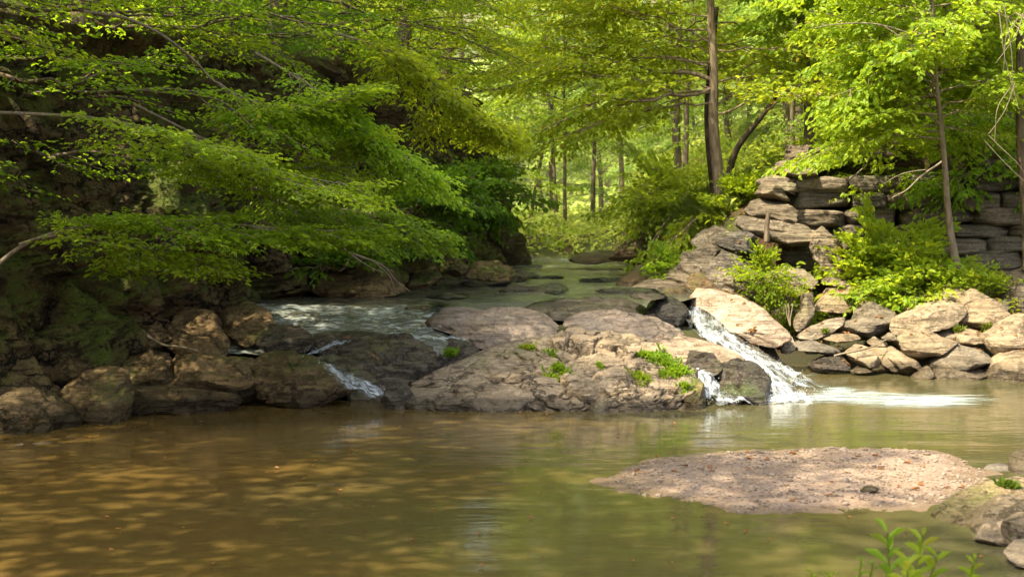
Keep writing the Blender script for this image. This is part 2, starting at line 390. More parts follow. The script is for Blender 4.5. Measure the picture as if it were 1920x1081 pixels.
# ------------------------------------------------------------------ terrain
YL = [-60, 4, 8, 11, 12.8, 14.2, 16, 17.5, 19.5, 22, 26, 30, 31.5, 33.5, 36, 45, 60, 260]
XL = [-9, -8, -6.5, -5.4, -4.45, -3.75, -3.1, -2.6, -1.95, -1.25, -.65, -.05, -.15, -1.5, -4, -8, -12, -40]
YR = [-60, 5, 14.8, 15.9, 16.6, 17.2, 20, 27, 34, 45, 60, 260]
XR = [9, 9, 8.5, 6.3, 3.6, 2.5, 2.15, 2.05, 1.9, 3.5, 7, 30]
def xl(y): return np.interp(y, YL, XL)
def xr(y): return np.interp(y, YR, XR)

def terrain(x, y):
    x = np.asarray(x, float); y = np.asarray(y, float)
    dam = smooth(13.7, 15.6, y) * np.maximum(smooth(2.9, 2.1, x), smooth(16.2, 17., y))
    bed = -.6 + dam * (1.15) + np.maximum(y - 17, 0) * .006
    bed = bed + smooth(33.5, 37, y) * (.85 + .012 * np.maximum(y - 36, 0))
    z = bed
    dl = xl(y) - x
    Hc = np.interp(y, [6, 14, 30, 34, 38], [3.2, 3.3, 4.0, 2.4, .3])
    sl = np.interp(y, [20, 34, 45], [.62, .6, .3])
    left = smooth(.25, 1.2, dl) * Hc + sl * np.maximum(dl - 1.1, 0)
    left = np.where(left > 22, 22 + (left - 22) * .15, left)
    z = z + left
    dr = x - xr(y)
    yf = np.interp(x, [1.0, 2.5, 3.6, 6.3, 8.5, 9, 60], [20.2, 17.2, 16.6, 15.9, 14.8, 5, 5])
    tt = np.clip((y - yf) / np.maximum(20.5 - yf, .3), 0, 1)
    terr = np.where(y > yf, -.45 + 1.15 * tt ** .6, bed)
    hill = bed + smooth(-.2, 1.3, dr) * 1.2 + .42 * np.maximum(dr - .6, 0)
    hill = np.where(hill > 20, 20 + (hill - 20) * .15, hill)
    k = np.where(x > 3.5, smooth(20.7, 21.2, y), smooth(18.2, 21.5, y))
    rz = terr * (1 - k) + hill * k
    wr = np.where(y > 17.2, smooth(-.3, .3, dr), (y > yf) * 1.0)
    z = z * (1 - wr) + np.maximum(rz, -.6) * wr
    # near bank below and beside the viewer
    z = np.maximum(z, -.6 + 1.0 * smooth(6.5, 4.2, y))
    z = np.maximum(z, -.6 + smooth(2.7, 4.2, x) * smooth(10.8, 9., y) * .95)
    z = z + np.maximum(y - 62, 0) * .22
    z = np.where(z > 34, 34 + (z - 34) * .1, z)
    return z

def terr1(x, y): return float(terrain(np.array([x]), np.array([y]))[0])

def axis(a, lo, hi, b, step, grow=1.18):
    out = list(np.arange(lo, hi + 1e-6, step)); s = step; v = hi
    while v < b: s = min(s * grow, 12); v += s; out.append(v)
    s = step; v = lo; pre = []
    while v > a: s = min(s * grow, 12); v -= s; pre.append(v)
    return np.array(pre[::-1] + out)

def build_ground():
    xs = axis(-160, -7, 9, 160, .13); ys = axis(-60, 4, 38, 260, .16)
    X, Y = np.meshgrid(xs, ys); X = X.ravel(); Y = Y.ravel(); Z = terrain(X, Y)
    p = np.stack([X, Y, Z], 1)
    Z = Z + .07 * fbm(p * 1.3, 5, 3) + .16 * fbm(p * .35, 3, 9)
    nx, ny = len(xs), len(ys)
    i = (np.arange(ny - 1)[:, None] * nx + np.arange(nx - 1)[None]).ravel()
    mb = MB(); mb.add(np.stack([X, Y, Z], 1), np.stack([i, i + 1, i + nx + 1, i + nx], 1))
    struct(mb.obj('ground', M['ground']))
build_ground()

def grid_faces(nu, nv):
    i = (np.arange(nv - 1)[:, None] * nu + np.arange(nu - 1)[None]).ravel()
    return np.stack([i, i + 1, i + nu + 1, i + nu], 1)

# ------------------------------------------------------------------ the cliff on the left bank
def build_cliff():
    pts = np.array([[x, y] for x, y in zip(XL[1:15], YL[1:15])], float)
    d = np.concatenate([[0], np.cumsum(np.linalg.norm(np.diff(pts, axis=0), axis=1))])
    nu, nv = 620, 170
    s = np.linspace(0, d[-1], nu)
    # smooth the path
    px = np.interp(s, d, pts[:, 0]); py = np.interp(s, d, pts[:, 1])
    kx = np.ones(31) / 31
    px = np.convolve(np.pad(px, 15, mode='edge'), kx, 'valid'); py = np.convolve(np.pad(py, 15, mode='edge'), kx, 'valid')
    tx = np.gradient(px); ty = np.gradient(py); l = np.hypot(tx, ty); nx_, ny_ = ty / l, -tx / l   # outward normal, to the stream
    Hh = np.interp(py, [6, 14, 30, 34, 38], [3.5, 3.5, 4.3, 2.8, .6])
    v = np.linspace(0, 1, nv)
    zb = np.interp(py, [4, 13, 15.5, 40], [-.5, -.5, .3, .5])
    Z = zb[None] + v[:, None] * (Hh - zb + .3)[None]
    Z = zb[None] + v[:, None] * (Hh + .3 - zb)[None]
    lean = -.75 * v[:, None] ** 1.4 + .35 * (1 - v[:, None]) ** 2
    X = px[None] + nx_[None] * lean; Y = py[None] + ny_[None] * lean
    S = np.broadcast_to(s[None], X.shape)
    q = np.stack([S, Z, np.zeros_like(S)], -1).reshape(-1, 3)
    sk = q.copy(); sk[:, 0] += sk[:, 1] * .35       # joints lean
    w = np.stack([fbm(q * .8, 3, 21), fbm(q * .8, 3, 22), 0 * q[:, 0]], 1) * .35
    e1, v1 = cells((sk + w) * np.array([.75, .55, 1]), 5)
    e2, v2 = cells((sk + w) * np.array([1.9, 1.3, 1]) + 7, 6)
    off = .62 * (v1 - .5) + .26 * (v2 - .5) + .22 * fbm(q * 1.1, 4, 31) + .07 * fbm(q * 4.5, 4, 32)
    e4, v4 = cells((sk + w * .5) * np.array([4.2, 3.2, 1]) + 11, 8)
    off += .12 * (v4 - .5) - .03 * smooth(.12, 0, e4)
    off -= .16 * smooth(.14, 0, e1) + .06 * smooth(.12, 0, e2)
    off = off.reshape(X.shape)
    off *= smooth(0, .08, 1 - v)[:, None]
    X = X + nx_[None] * off; Y = Y + ny_[None] * off; Z = Z + .12 * off
    # the back edge folds onto the hill
    V = np.stack([X, Y, Z], -1)
    b = V[-1:] - np.stack([nx_ * 1.6, ny_ * 1.6, np.full_like(nx_, -.25)], -1)[None]
    V = np.concatenate([V, b])
    mb = MB(); mb.add(V.reshape(-1, 3), grid_faces(nu, nv + 1))
    o = struct(mb.obj('cliff', M['cliff'])); return o
cliff_ob = build_cliff()

# ------------------------------------------------------------------ water
def build_water():
    xs = np.linspace(-10, 13, 120); ys = np.linspace(2.5, 18.2, 100)
    X, Y = np.meshgrid(xs, ys)
    p = np.stack([X.ravel(), Y.ravel(), 0 * X.ravel()], 1)
    Z = .006 * fbm(p * np.array([.9, 2.2, 1]), 3, 4)
    mb = MB(); mb.add(np.stack([X.ravel(), Y.ravel(), Z], 1), grid_faces(120, 100))
    struct(mb.obj('pool_water', M['pool']))
    # the stream above the ledge
    ny, nx = 420, 150
    yy = 14.7 + (np.linspace(0, 1, ny) ** 1.5) * 24
    xa = np.interp(yy, YL, XL) - .6; xb = np.interp(yy, [14.7, 15.4, 16.3, 17, 18, 60], [-.2, .4, 1.75, 2.12, 2.6, 3.4])
    u = np.linspace(0, 1, nx)
    X = xa[:, None] + (xb - xa)[:, None] * u[None]; Y = np.broadcast_to(yy[:, None], X.shape)
    Z = np.interp(Y, [14.7, 15.0, 15.5, 16.0, 16.6, 17.2, 40], [.40, .52, .62, .74, .82, .86, 1.03])
    Zr = np.interp(Y, [14.7, 16.2, 16.9, 17.35, 17.7, 40], [.2, .5, .62, .80, .865, 1.03])
    kx = smooth(-.9, -.2, X) * smooth(1.95, 1.6, X); Z = Z * (1 - kx) + Zr * kx
    p = np.stack([X.ravel(), Y.ravel(), 0 * X.ravel()], 1)
    rap = np.maximum(smooth(16.9, 16.2, p[:, 1]), .0)
    rif = np.clip(1.2 - np.abs(p[:, 1] - 19.7) / 1.0, 0, 1) + np.clip(1.1 - np.abs(p[:, 1] - 23.5) / 2.0, 0, 1) + np.clip(1.1 - np.abs(p[:, 1] - 29) / 3, 0, 1) + smooth(30, 33, p[:, 1])
    rif = np.clip(rif, 0, 1)
    Zn = Z.ravel() + rap * (.06 * fbm(p * np.array([1.5, 5, 1]), 4, 41) + .02 * fbm(p * 9, 3, 42)) + (.2 + rif) * .012 * fbm(p * np.array([3., 7, 1]), 3, 43)
    fade = np.clip(rap * .66 + rif * .34 + smooth(26, 32, p[:, 1]) * .16 + .25 * fbm(p * np.array([.7, 1.5, 1]), 3, 44) * (rap + rif), 0, 1)  # extra whitening at the far end imitates reflected pale sky
    mb = MB(); mb.add(np.stack([X.ravel(), Y.ravel(), Zn], 1), grid_faces(nx, ny), fade + 1e-4)
    struct(mb.obj('stream_water', M['stream']))
build_water()

def cascade(name, path, widths, across=(1, .25, 0), seed=0, mat='fall', nu=90, nv=30, amp=.05, fade_end=True, drape=.0):
    """a ribbon of falling water; path = points with their distance, widths in metres"""
    pts = np.array([P(*q) for q in path]); t0 = np.linspace(0, 1, len(pts)); t = np.linspace(0, 1, nu)
    ctr = np.stack([np.interp(t, t0, pts[:, k]) for k in range(3)], 1)
    k = np.ones(9) / 9
    ctr = np.stack([np.convolve(np.pad(ctr[:, j], 4, mode='edge'), k, 'valid') for j in range(3)], 1)
    w = np.interp(t, t0, widths)
    A = nrm(np.array(across, float)); v = np.linspace(-1, 1, nv)
    V = ctr[:, None] + A[None, None] * (w[:, None] * .5 * v[None])[..., None]
    V[..., 2] -= drape * (v[None] ** 2) * w[:, None]
    q = V.reshape(-1, 3)
    nz = fbm(q * 5., 4, seed) * amp + fbm(q * 14., 3, seed + 5) * amp * .5
    q = q + np.array([.1, -.6, .8])[None] * nz[:, None]
    fd = (1 - np.abs(v) ** 2.5)[None] * np.ones(nu)[:, None]
    fd = fd * np.minimum(1, np.minimum(t * 8, (1 - t) * (8 if fade_end else 99) + .0))[:, None]
    mb = MB(); mb.add(q, grid_faces(nv, nu), fd.ravel() + 1e-4)
    s = np.concatenate([[0], np.cumsum(np.linalg.norm(np.diff(ctr, axis=0), axis=1))])
    mb.uv = np.stack([np.broadcast_to((v * .5)[None], (nu, nv)) * w[:, None], np.broadcast_to(s[:, None], (nu, nv))], -1).reshape(-1, 2)
    return struct(mb.obj(name, M[mat]))

CP = [(1290, 562, 16.8), (1302, 580, 16.3), (1320, 604, 15.7), (1346, 632, 15.2), (1378, 655, 14.9), (1414, 678, 14.65), (1452, 702, 14.4), (1492, 724, 14.25), (1545, 738, 14.2)]
cascade('waterfall', CP, [.30, .46, .58, .62, .6, .6, .7, .85, .9], across=(.85, .1, .1), seed=3, nu=170, nv=54, amp=.075)
cascade('waterfall', [(x + dx, y + dy, Y - .06) for (x, y, Y), dx, dy in zip(CP[1:7], (-6, -10, -4, 4, 6, 0), (4, 6, 4, 2, 4, 6))], [.12, .18, .20, .16, .2, .24], across=(.85, .1, .2), seed=33, nu=120, nv=26, amp=.07)
cascade('waterfall', [(x + dx, y + dy, Y - .05) for (x, y, Y), dx, dy in zip(CP[3:8], (14, 16, 20, 26, 20), (-8, -6, -6, -8, -10))], [.12, .2, .22, .2, .2], across=(.85, .1, .2), seed=36, nu=120, nv=26, amp=.07)
cascade('waterfall', [(1288, 684, 14.3), (1305, 688, 14.1), (1320, 700, 13.85), (1330, 725, 13.65), (1338, 755, 13.5)], [.16, .26, .30, .36, .5], across=(.9, .1, .05), seed=9, mat='fall2', amp=.06)
cascade('waterfall', [(1352, 678, 14.3), (1378, 690, 14.12), (1396, 712, 13.95), (1404, 735, 13.85), (1410, 750, 13.8)], [.10, .12, .14, .14, .24], across=(.9, .1, -.1), seed=12, mat='fall2')
cascade('waterfall', [(668, 634, 14.75), (640, 642, 14.5), (605, 652, 14.2), (572, 664, 13.95), (560, 680, 13.8)], [.25, .35, .42, .42, .32], across=(.35, .8, .25), seed=15, amp=.07, mat='fall2')
cascade('waterfall', [(598, 672, 13.75), (622, 690, 13.6), (655, 712, 13.45), (692, 730, 13.35), (735, 745, 13.3)], [.15, .25, .4, .6, .7], across=(.55, .7, .2), seed=18, amp=.08, mat='fall2')
cascade('waterfall', [(780, 628, 15.1), (815, 630, 15.0), (850, 634, 14.9), (885, 640, 14.8)], [.25, .3, .3, .2], across=(.1, .9, .1), seed=21, mat='fall2')
cascade('waterfall', [(690, 610, 15.3), (760, 614, 15.3), (840, 612, 15.3)], [.1, .2, .1], across=(0, .9, .1), seed=22)
cascade('waterfall', [(1215, 575, 16.8), (1235, 590, 16.4), (1262, 612, 16.0), (1280, 628, 15.7)], [.1, .16, .2, .1], across=(.9, .2, .1), seed=24)

def foam_patch(name, outline, z=.012, seed=0, mound=0., nx=130, ny=60):
    pl = np.array([PZ(a, b)[:2] for a, b in outline])
    lo, hi = pl.min(0), pl.max(0)
    X, Y = np.meshgrid(np.linspace(lo[0], hi[0], nx), np.linspace(lo[1], hi[1], ny)); q = np.stack([X.ravel(), Y.ravel()], 1)
    d = poly_dist(q, pl)
    d = d + .16 * fbm(np.stack([q[:, 0] * .9, q[:, 1] * 1.6, 0 * q[:, 0] + seed], 1), 4, seed + 30, .6)
    sc = .28 * (hi[1] - lo[1])
    fd = np.clip(d / sc, 0, 1)
    p3 = np.stack([q[:, 0], q[:, 1], 0 * q[:, 0]], 1)
    Z = z + mound * fd * (.5 + .8 * fbm(p3 * 4, 4, seed)) + .012 * fbm(p3 * 8, 3, seed + 3) * fd
    keep = d > 0
    F = grid_faces(nx, ny); F = F[keep[F].any(1)]
    mb = MB(); mb.add(np.stack([q[:, 0], q[:, 1], Z], 1), F, fd + 1e-4)
    return struct(mb.obj(name, M['foam']))

def water_spray(name, spots, n, seed):
    rs = np.random.RandomState(seed); V1, F1 = ico(1); mb = MB(); sp = np.array([P(*q) for q in spots])
    for _ in range(n):
        k = rs.randint(0, len(sp) - 1); c = sp[k] + (sp[k + 1] - sp[k]) * rs.rand() + rs.normal(0, 1, 3) * np.array([.065, .07, .03]) + np.array([0, -.05, abs(rs.normal(0, .025))])
        c[2] = max(c[2], .01); r = rs.uniform(.0015, .0045)
        mb.add(V1 * r * np.array([1, 1, rs.uniform(.8, 1.6)]) + c, F1, np.ones(len(V1)))
    mb.uv = np.concatenate([v[:, :2] * 3 for v in mb.V])
    struct(mb.obj(name, M['fall2']), 'stuff')

def poly_dist(q, pl):
    """signed distance to a polygon, positive inside"""
    a = pl; b = np.roll(pl, -1, 0)
    d = np.full(len(q), 1e9); ins = np.zeros(len(q), bool)
    for (x0, y0), (x1, y1) in zip(a, b):
        e = np.array([x1 - x0, y1 - y0]); w = q - np.array([x0, y0])
        t = np.clip((w @ e) / max(e @ e, 1e-9), 0, 1)
        d = np.minimum(d, np.linalg.norm(w - t[:, None] * e, axis=1))
        c = ((y0 > q[:, 1]) != (y1 > q[:, 1]))
        xi = x0 + (q[:, 1] - y0) / (y1 - y0 + 1e-12) * (x1 - x0)
        ins ^= c & (q[:, 0] < xi)
    return np.where(ins, d, -d)

foam_patch('foam', [(1285, 756), (1380, 730), (1450, 706), (1520, 704), (1600, 714), (1720, 726), (1890, 728), (2030, 754), (1890, 784), (1650, 784), (1500, 771), (1400, 768), (1320, 772)], seed=1)
foam_patch('foam', [(1320, 752), (1420, 730), (1450, 705), (1500, 706), (1560, 728), (1620, 740), (1560, 752), (1440, 754), (1340, 758)], z=.02, seed=2, mound=.24)
cascade('waterfall', [(1425, 690, 14.35), (1448, 716, 14.1), (1475, 738, 13.95), (1505, 752, 13.85)], [.3, .55, .8, 1.0], across=(.95, .1, -.05), seed=51, mat='fall2', amp=.10, fade_end=False)
cascade('waterfall', [(1325, 742, 13.45), (1380, 748, 13.5), (1440, 746, 13.7), (1500, 748, 13.8)], [.2, .24, .3, .3], across=(0, .8, .5), seed=54, mat='fall2', amp=.08)
foam_patch('foam', [(640, 732), (680, 726), (730, 735), (760, 748), (700, 752), (650, 746)], z=.02, seed=4, mound=.05)
foam_patch('foam', [(1450, 690), (1490, 684), (1540, 694), (1600, 702), (1540, 712), (1480, 712)], z=.012, seed=6)

# ------------------------------------------------------------------ rocks
def ico(level):
    import bmesh
    bm = bmesh.new(); bmesh.ops.create_icosphere(bm, subdivisions=level, radius=1.0)
    V = np.array([v.co[:] for v in bm.verts]); F = np.array([[v.index for v in f.verts] for f in bm.faces]); bm.free()
    return V, F
ICO = {k: ico(k) for k in (2, 3, 4, 5, 6, 7)}
ROCK_TRIS = []
water_spray('water_spray', [(1330, 612, 15.5), (1400, 660, 14.8), (1440, 682, 14.5), (1480, 705, 14.3), (1500, 728, 14.1), (1440, 742, 13.9), (1560, 735, 14.2)], 700, 5)
water_spray('water_spray', [(1315, 700, 13.8), (1330, 740, 13.5), (1380, 748, 13.5), (1340, 752, 13.45)], 200, 6)
water_spray('water_spray', [(575, 668, 13.9), (600, 655, 14.1), (620, 690, 13.5), (660, 720, 13.4), (720, 742, 13.25)], 320, 7)

def rock_geo(outline, Yb, Yt, thick, seed, facets=9, rough=.035, crack=0., lvl=5, power=2.6, strata=.012, dip=(.1, .2), freq=1.):
    o = np.array(outline, float)
    # closed outline, slightly rounded by resampling
    py0, py1 = o[:, 1].min(), o[:, 1].max()
    def at(p):
        f = (py1 - p[1]) / (py1 - py0)
        return P(p[0], p[1], Yb + (Yt - Yb) * f)
    p3 = np.array([at(p) for p in o])
    e2 = np.array([0, 0, 1.]); e1 = np.array([1., 0, 0]); n = np.array([0, -1., 0]); lean = (Yt - Yb) / max(.05, at((0, py0))[2] - at((0, py1))[2])
    c = (p3.max(0) + p3.min(0)) / 2
    q = np.stack([(p3 - c) @ e1, (p3 - c) @ e2], 1)
    # centroid of polygon
    a, b = q, np.roll(q, -1, 0); cr = a[:, 0] * b[:, 1] - b[:, 0] * a[:, 1]
    cen = ((a + b) * cr[:, None]).sum(0) / (3 * cr.sum()); q = q - cen; c = c + cen[0] * e1 + cen[1] * e2
    V, F = ICO[lvl]
    th = np.linspace(-math.pi, math.pi, 721); rr = np.zeros(721)
    for (x0, y0), (x1, y1) in zip(q, np.roll(q, -1, 0)):
        dx, dy = np.cos(th), np.sin(th); ex, ey = x1 - x0, y1 - y0
        den = dx * ey - dy * ex; den = np.where(np.abs(den) < 1e-9, 1e-9, den)
        tt = (x0 * ey - y0 * ex) / den; ss = (x0 * dy - y0 * dx) / den
        ok = (tt > 0) & (ss >= -.001) & (ss <= 1.001)
        rr = np.maximum(rr, np.where(ok, tt, 0))
    rr = np.where(rr <= 0, rr[rr > 0].mean(), rr)
    kk = np.hanning(23); kk /= kk.sum(); rr = np.convolve(np.concatenate([rr[-12:-1], rr, rr[1:12]]), kk, 'valid')[:721]
    s = np.hypot(V[:, 0], V[:, 1]); ang = np.arctan2(V[:, 1], V[:, 0]); dn = np.abs(V[:, 2])
    k = (s ** power + dn ** power) ** (-1 / power)
    r = np.interp(ang, th, rr) * s * k
    L = np.stack([np.cos(ang) * r, np.sin(ang) * r, np.sign(V[:, 2]) * dn * k * thick], 1)
    rs = np.random.RandomState(seed)
    size = float(np.sqrt(abs(cr.sum()) / 2))
    ext = np.maximum(np.abs(L).max(0), 1e-6); L = L / ext
    for _ in range(facets):
        m = rs.normal(size=3); m[2] = abs(m[2]) * .8 + .45; m = m / np.linalg.norm(m)
        pr = L @ m; off = np.quantile(pr, .5) + (pr.max() - np.quantile(pr, .5)) * rs.uniform(.62, .9)
        ex = np.maximum(pr - off, 0); L = L - (ex * .93)[:, None] * m
    L = L * ext
    W = c + L[:, :1] * e1 + L[:, 1:2] * e2 + L[:, 2:] * n
    W[:, 1] += lean * L[:, 1] + .0 * W[:, 0]
    e2n = nrm(np.array([0, .0, 1.]) ); nr = nrm(V[:, :1] * e1 + V[:, 1:2] * e2n + V[:, 2:] * n + np.array([0, 0, 1.]) * (V[:, 2:] * min(1.5, lean * .5)))
    d = size * rough * (1.5 * fbm(W * 1.6 / size * freq + seed, 3, seed) + .6 * fbm(W * 6 / size * freq, 4, seed + 3))
    ds = W @ np.array([-math.sin(dip[1]), -math.sin(dip[0]), 1.])
    zz = np.stack([W[:, 0] * .5, W[:, 1] * .5, ds * 14], 1)
    d = d + strata * (np.abs(vnoise(zz, seed + 8)) * 2 - .8)
    if crack:
        wp = W + .10 * np.stack([fbm(W * 3, 3, 51), fbm(W * 3, 3, 52), fbm(W * 3, 3, 53)], 1) * 2
        e, val = cells(wp * np.array([2.0, 2.0, 3.4]), seed); e3, v3 = cells(wp * np.array([5, 5, 8.]) + 3, seed + 4)
        msk = smooth(-.15, .25, fbm(W * .9, 2, seed + 6))
        d = d - crack * (.06 * smooth(.11, 0, e) + .028 * smooth(.12, 0, e3) * msk) + crack * (.10 * (val - .5) + .035 * (v3 - .5) * msk)
    W = W + nr * d[:, None]
    return W, F

def rock(name, label, outline, Yb, Yt=None, thick=.35, mat='sun', seed=1, group=None, parent=None, cat='boulder', **kw):
    if Yt is None: Yt = Yb + .15
    W, F = rock_geo(outline, Yb, Yt, thick, seed, **kw)
    mb = MB(); ctr = W.mean(0); mb.add(W - ctr, F)
    o = mb.obj(name, M[mat], None)
    o.location = ctr
    if parent is not None:
        o.parent = parent; o.matrix_parent_inverse = parent.matrix_basis.inverted()
    else: tag(o, label, cat, group)
    ROCK_TRIS.append((W, F))
    return o

def zr(pts):   # outlines read off the right bank, four times enlarged
    return [(1440 + x / 4, 480 + y / 4) for x, y in pts]
def zs(pts):
    return [(1260 + x / 2.162, 240 + y / 2.162) for x, y in pts]

G_R = 'boulders heaped along the right bank'
right_rocks = [
 ('broad flat topped boulder with dappled sun, behind the wedge shaped slab below the wall', [(350,400),(400,330),(450,240),(560,210),(720,220),(800,255),(890,310),(900,360),(720,390),(640,460),(560,490),(440,470),(380,450)], 18.0, 18.9, .45, 'sun'),
 ('wedge shaped tan slab with a bright ridge, in front of the broad flat topped boulder', [(470,550),(500,500),(660,490),(690,405),(780,345),(980,415),(1010,450),(920,570),(850,620),(560,590)], 17.3, 17.9, .4, 'sun'),
 ('long brown boulder tilted up to the right, in the middle of the heap', [(930,550),(960,475),(1080,415),(1200,355),(1380,325),(1470,370),(1455,450),(1380,530),(1200,580),(1080,600),(970,640)], 16.9, 17.5, .5, 'sun'),
 ('sun bleached white boulder at the foot of the leaning sapling', [(1170,360),(1220,300),(1330,215),(1440,190),(1505,230),(1510,330),(1450,390),(1380,370),(1250,370)], 17.8, 18.3, .4, 'sun'),
 ('tall rounded boulder standing right of the long tilted brown one', [(1435,480),(1465,330),(1560,262),(1680,305),(1760,385),(1830,470),(1730,550),(1560,575),(1455,550)], 17.1, 17.6, .5, 'sun'),
 ('pointed pale boulder with a glowing flat top, lowest of the sunlit middle', [(965,655),(1000,585),(1090,553),(1280,583),(1440,650),(1290,730),(1235,800),(1130,785),(1030,735)], 16.4, 16.9, .42, 'sun'),
 ('thin flat pale rock tucked behind the pointed boulder with the glowing top', [(1200,570),(1300,540),(1380,535),(1445,590),(1450,660),(1350,650),(1260,620)], 17.0, 17.3, .3, 'sun'),
 ('small round brown rock between the tall rounded boulder and the big dappled one', [(1415,575),(1500,535),(1600,555),(1660,600),(1650,660),(1540,680),(1440,660)], 16.7, 17.0, .3, 'sun'),
 ('big dappled boulder, pale left and shaded right, above the waterside rock', [(1210,830),(1275,740),(1295,665),(1480,643),(1620,645),(1705,715),(1720,810),(1670,900),(1500,920),(1340,880),(1240,900)], 16.2, 16.7, .5, 'sun'),
 ('smooth low rock at the water edge under the big dappled boulder', [(1255,930),(1300,800),(1400,780),(1540,815),(1660,870),(1660,950),(1450,965),(1280,960)], 15.95, 16.3, .35, 'sun'),
 ('small dark pointed rock at the water edge, left of the smooth low rock', [(1080,930),(1140,858),(1210,825),(1258,870),(1262,945),(1120,945)], 15.95, 16.1, .2, 'sun'),
 ('large brown boulder cut by the right picture edge, resting on a lower one', [(1630,625),(1720,540),(1850,455),(1960,425),(2030,560),(1990,690),(1850,710),(1750,765),(1675,710)], 16.3, 16.9, .5, 'sun'),
 ('large low boulder at the waterline in the right corner of the bank', [(1650,940),(1720,820),(1800,738),(1900,695),(2040,720),(2060,960),(1800,965)], 15.7, 16.2, .5, 'sun'),
 ('grey rounded boulder below the wall at the right picture edge', [(1745,260),(1800,180),(1900,85),(2010,110),(2020,430),(1840,470),(1805,370),(1755,330)], 17.8, 18.2, .45, 'grey'),
 ('blocky pale rock at the water edge below the pointed boulder', [(900,750),(940,675),(1000,715),(1100,765),(1165,810),(1160,890),(1010,895),(940,820)], 16.2, 16.6, .3, 'sun'),
 ('slanting striped slab beside the green tuft, its lower end in the water', [(595,725),(680,655),(760,685),(870,790),(865,850),(740,840),(630,785)], 16.4, 16.7, .22, 'sun'),
 ('narrow slanting slab right of the striped one', [(770,720),(795,670),(900,695),(945,780),(1000,865),(930,880),(850,810)], 16.5, 16.8, .22, 'sun'),
 ('thin long pale slab lying level above the green tuft', [(415,630),(470,588),(640,582),(700,610),(630,645),(480,655)], 17.0, 17.3, .25, 'sun'),
 ('long grey slab sloping down left below the flat topped boulder', [(215,615),(330,535),(480,475),(640,455),(520,540),(480,580),(330,640)], 17.2, 17.7, .3, 'grey'),
 ('dark overhanging slab above the glistening wet rock', [(165,705),(200,635),(330,625),(440,665),(600,738),(500,765),(330,720)], 16.8, 17.2, .3, 'grey'),
 ('glistening wet black rock at the water edge', [(310,820),(420,765),(600,740),(632,780),(615,860),(450,880),(320,870)], 16.5, 16.8, .3, 'wet'),
 ('upright grey slab leaning left of the flat topped boulder', [(195,510),(245,400),(265,285),(345,270),(368,380),(335,460),(295,580),(225,580)], 17.7, 18.2, .25, 'grey'),
 ('small grey stone at the foot of the smooth cascade boulder', [(80,700),(130,645),(195,655),(210,735),(100,730)], 16.9, 17.0, .15, 'grey'),
 ('small pale stone wedged under the long brown boulder', [(850,620),(920,570),(970,600),(950,645),(890,645)], 16.7, 16.8, .14, 'sun'),
 ('flat tan stone with dry leaves behind the narrow slab', [(740,650),(800,605),(905,645),(920,705),(820,690)], 16.8, 17.0, .18, 'sun'),
 ('small pale flake at the waterline beside the wet black rock', [(610,875),(700,812),(785,822),(780,865),(660,885)], 16.3, 16.5, .14, 'sun'),
 ('small shaded stone between the two right edge boulders', [(1700,360),(1780,325),(1830,380),(1810,430),(1720,420)], 17.6, 17.8, .2, 'grey'),
 ('little grey stone under the leafy shrub', [(920,345),(980,300),(1028,330),(1010,390),(930,395)], 18.3, 18.5, .15, 'grey'),
]
for i, (lab, pts, yb, yt, th, mt) in enumerate(right_rocks):
    big = abs(max(p[0] for p in pts) - min(p[0] for p in pts)) > 250
    rock('boulder' if big else 'stone', lab, zr(pts), yb, yt, th, mt, seed=40 + i, group=G_R, lvl=5 if big else 4, facets=17, rough=.055, power=3.6, cat='boulder' if big else 'stone')

stack = [
 ([(465,140),(475,68),(540,66),(637,83),(617,142),(585,168),(520,158)], 20.6, 20.8, .45),
 ([(405,168),(440,135),(520,147),(585,175),(560,206),(500,210),(440,195)], 20.4, 20.6, .45),
 ([(355,212),(400,187),(480,197),(518,235),(500,270),(440,256),(370,236)], 20.2, 20.5, .45),
 ([(345,262),(370,228),(440,242),(488,280),(470,305),(390,295)], 20.1, 20.3, .45),
 ([(295,332),(340,287),(440,297),(514,340),(500,382),(430,386),(330,366)], 19.9, 20.2, .5),
 ([(257,388),(280,355),(400,362),(520,387),(578,425),(560,470),(500,480),(420,456),(300,425)], 19.6, 20.0, .5),
]
W_ROOT = root('stone_wall', 'ruined dry stone wall with a stepped end, half hidden by shrubs on the right bank', 'wall', P(1500, 520, 20.3))
for i, (pts, yb, yt, th) in enumerate(stack):
    rock('stone', '', zs(pts), yb, yt, th, 'grey', seed=90 + i, parent=W_ROOT, lvl=5, facets=13, rough=.045, power=4.5, strata=.03, dip=(.05, -.15))

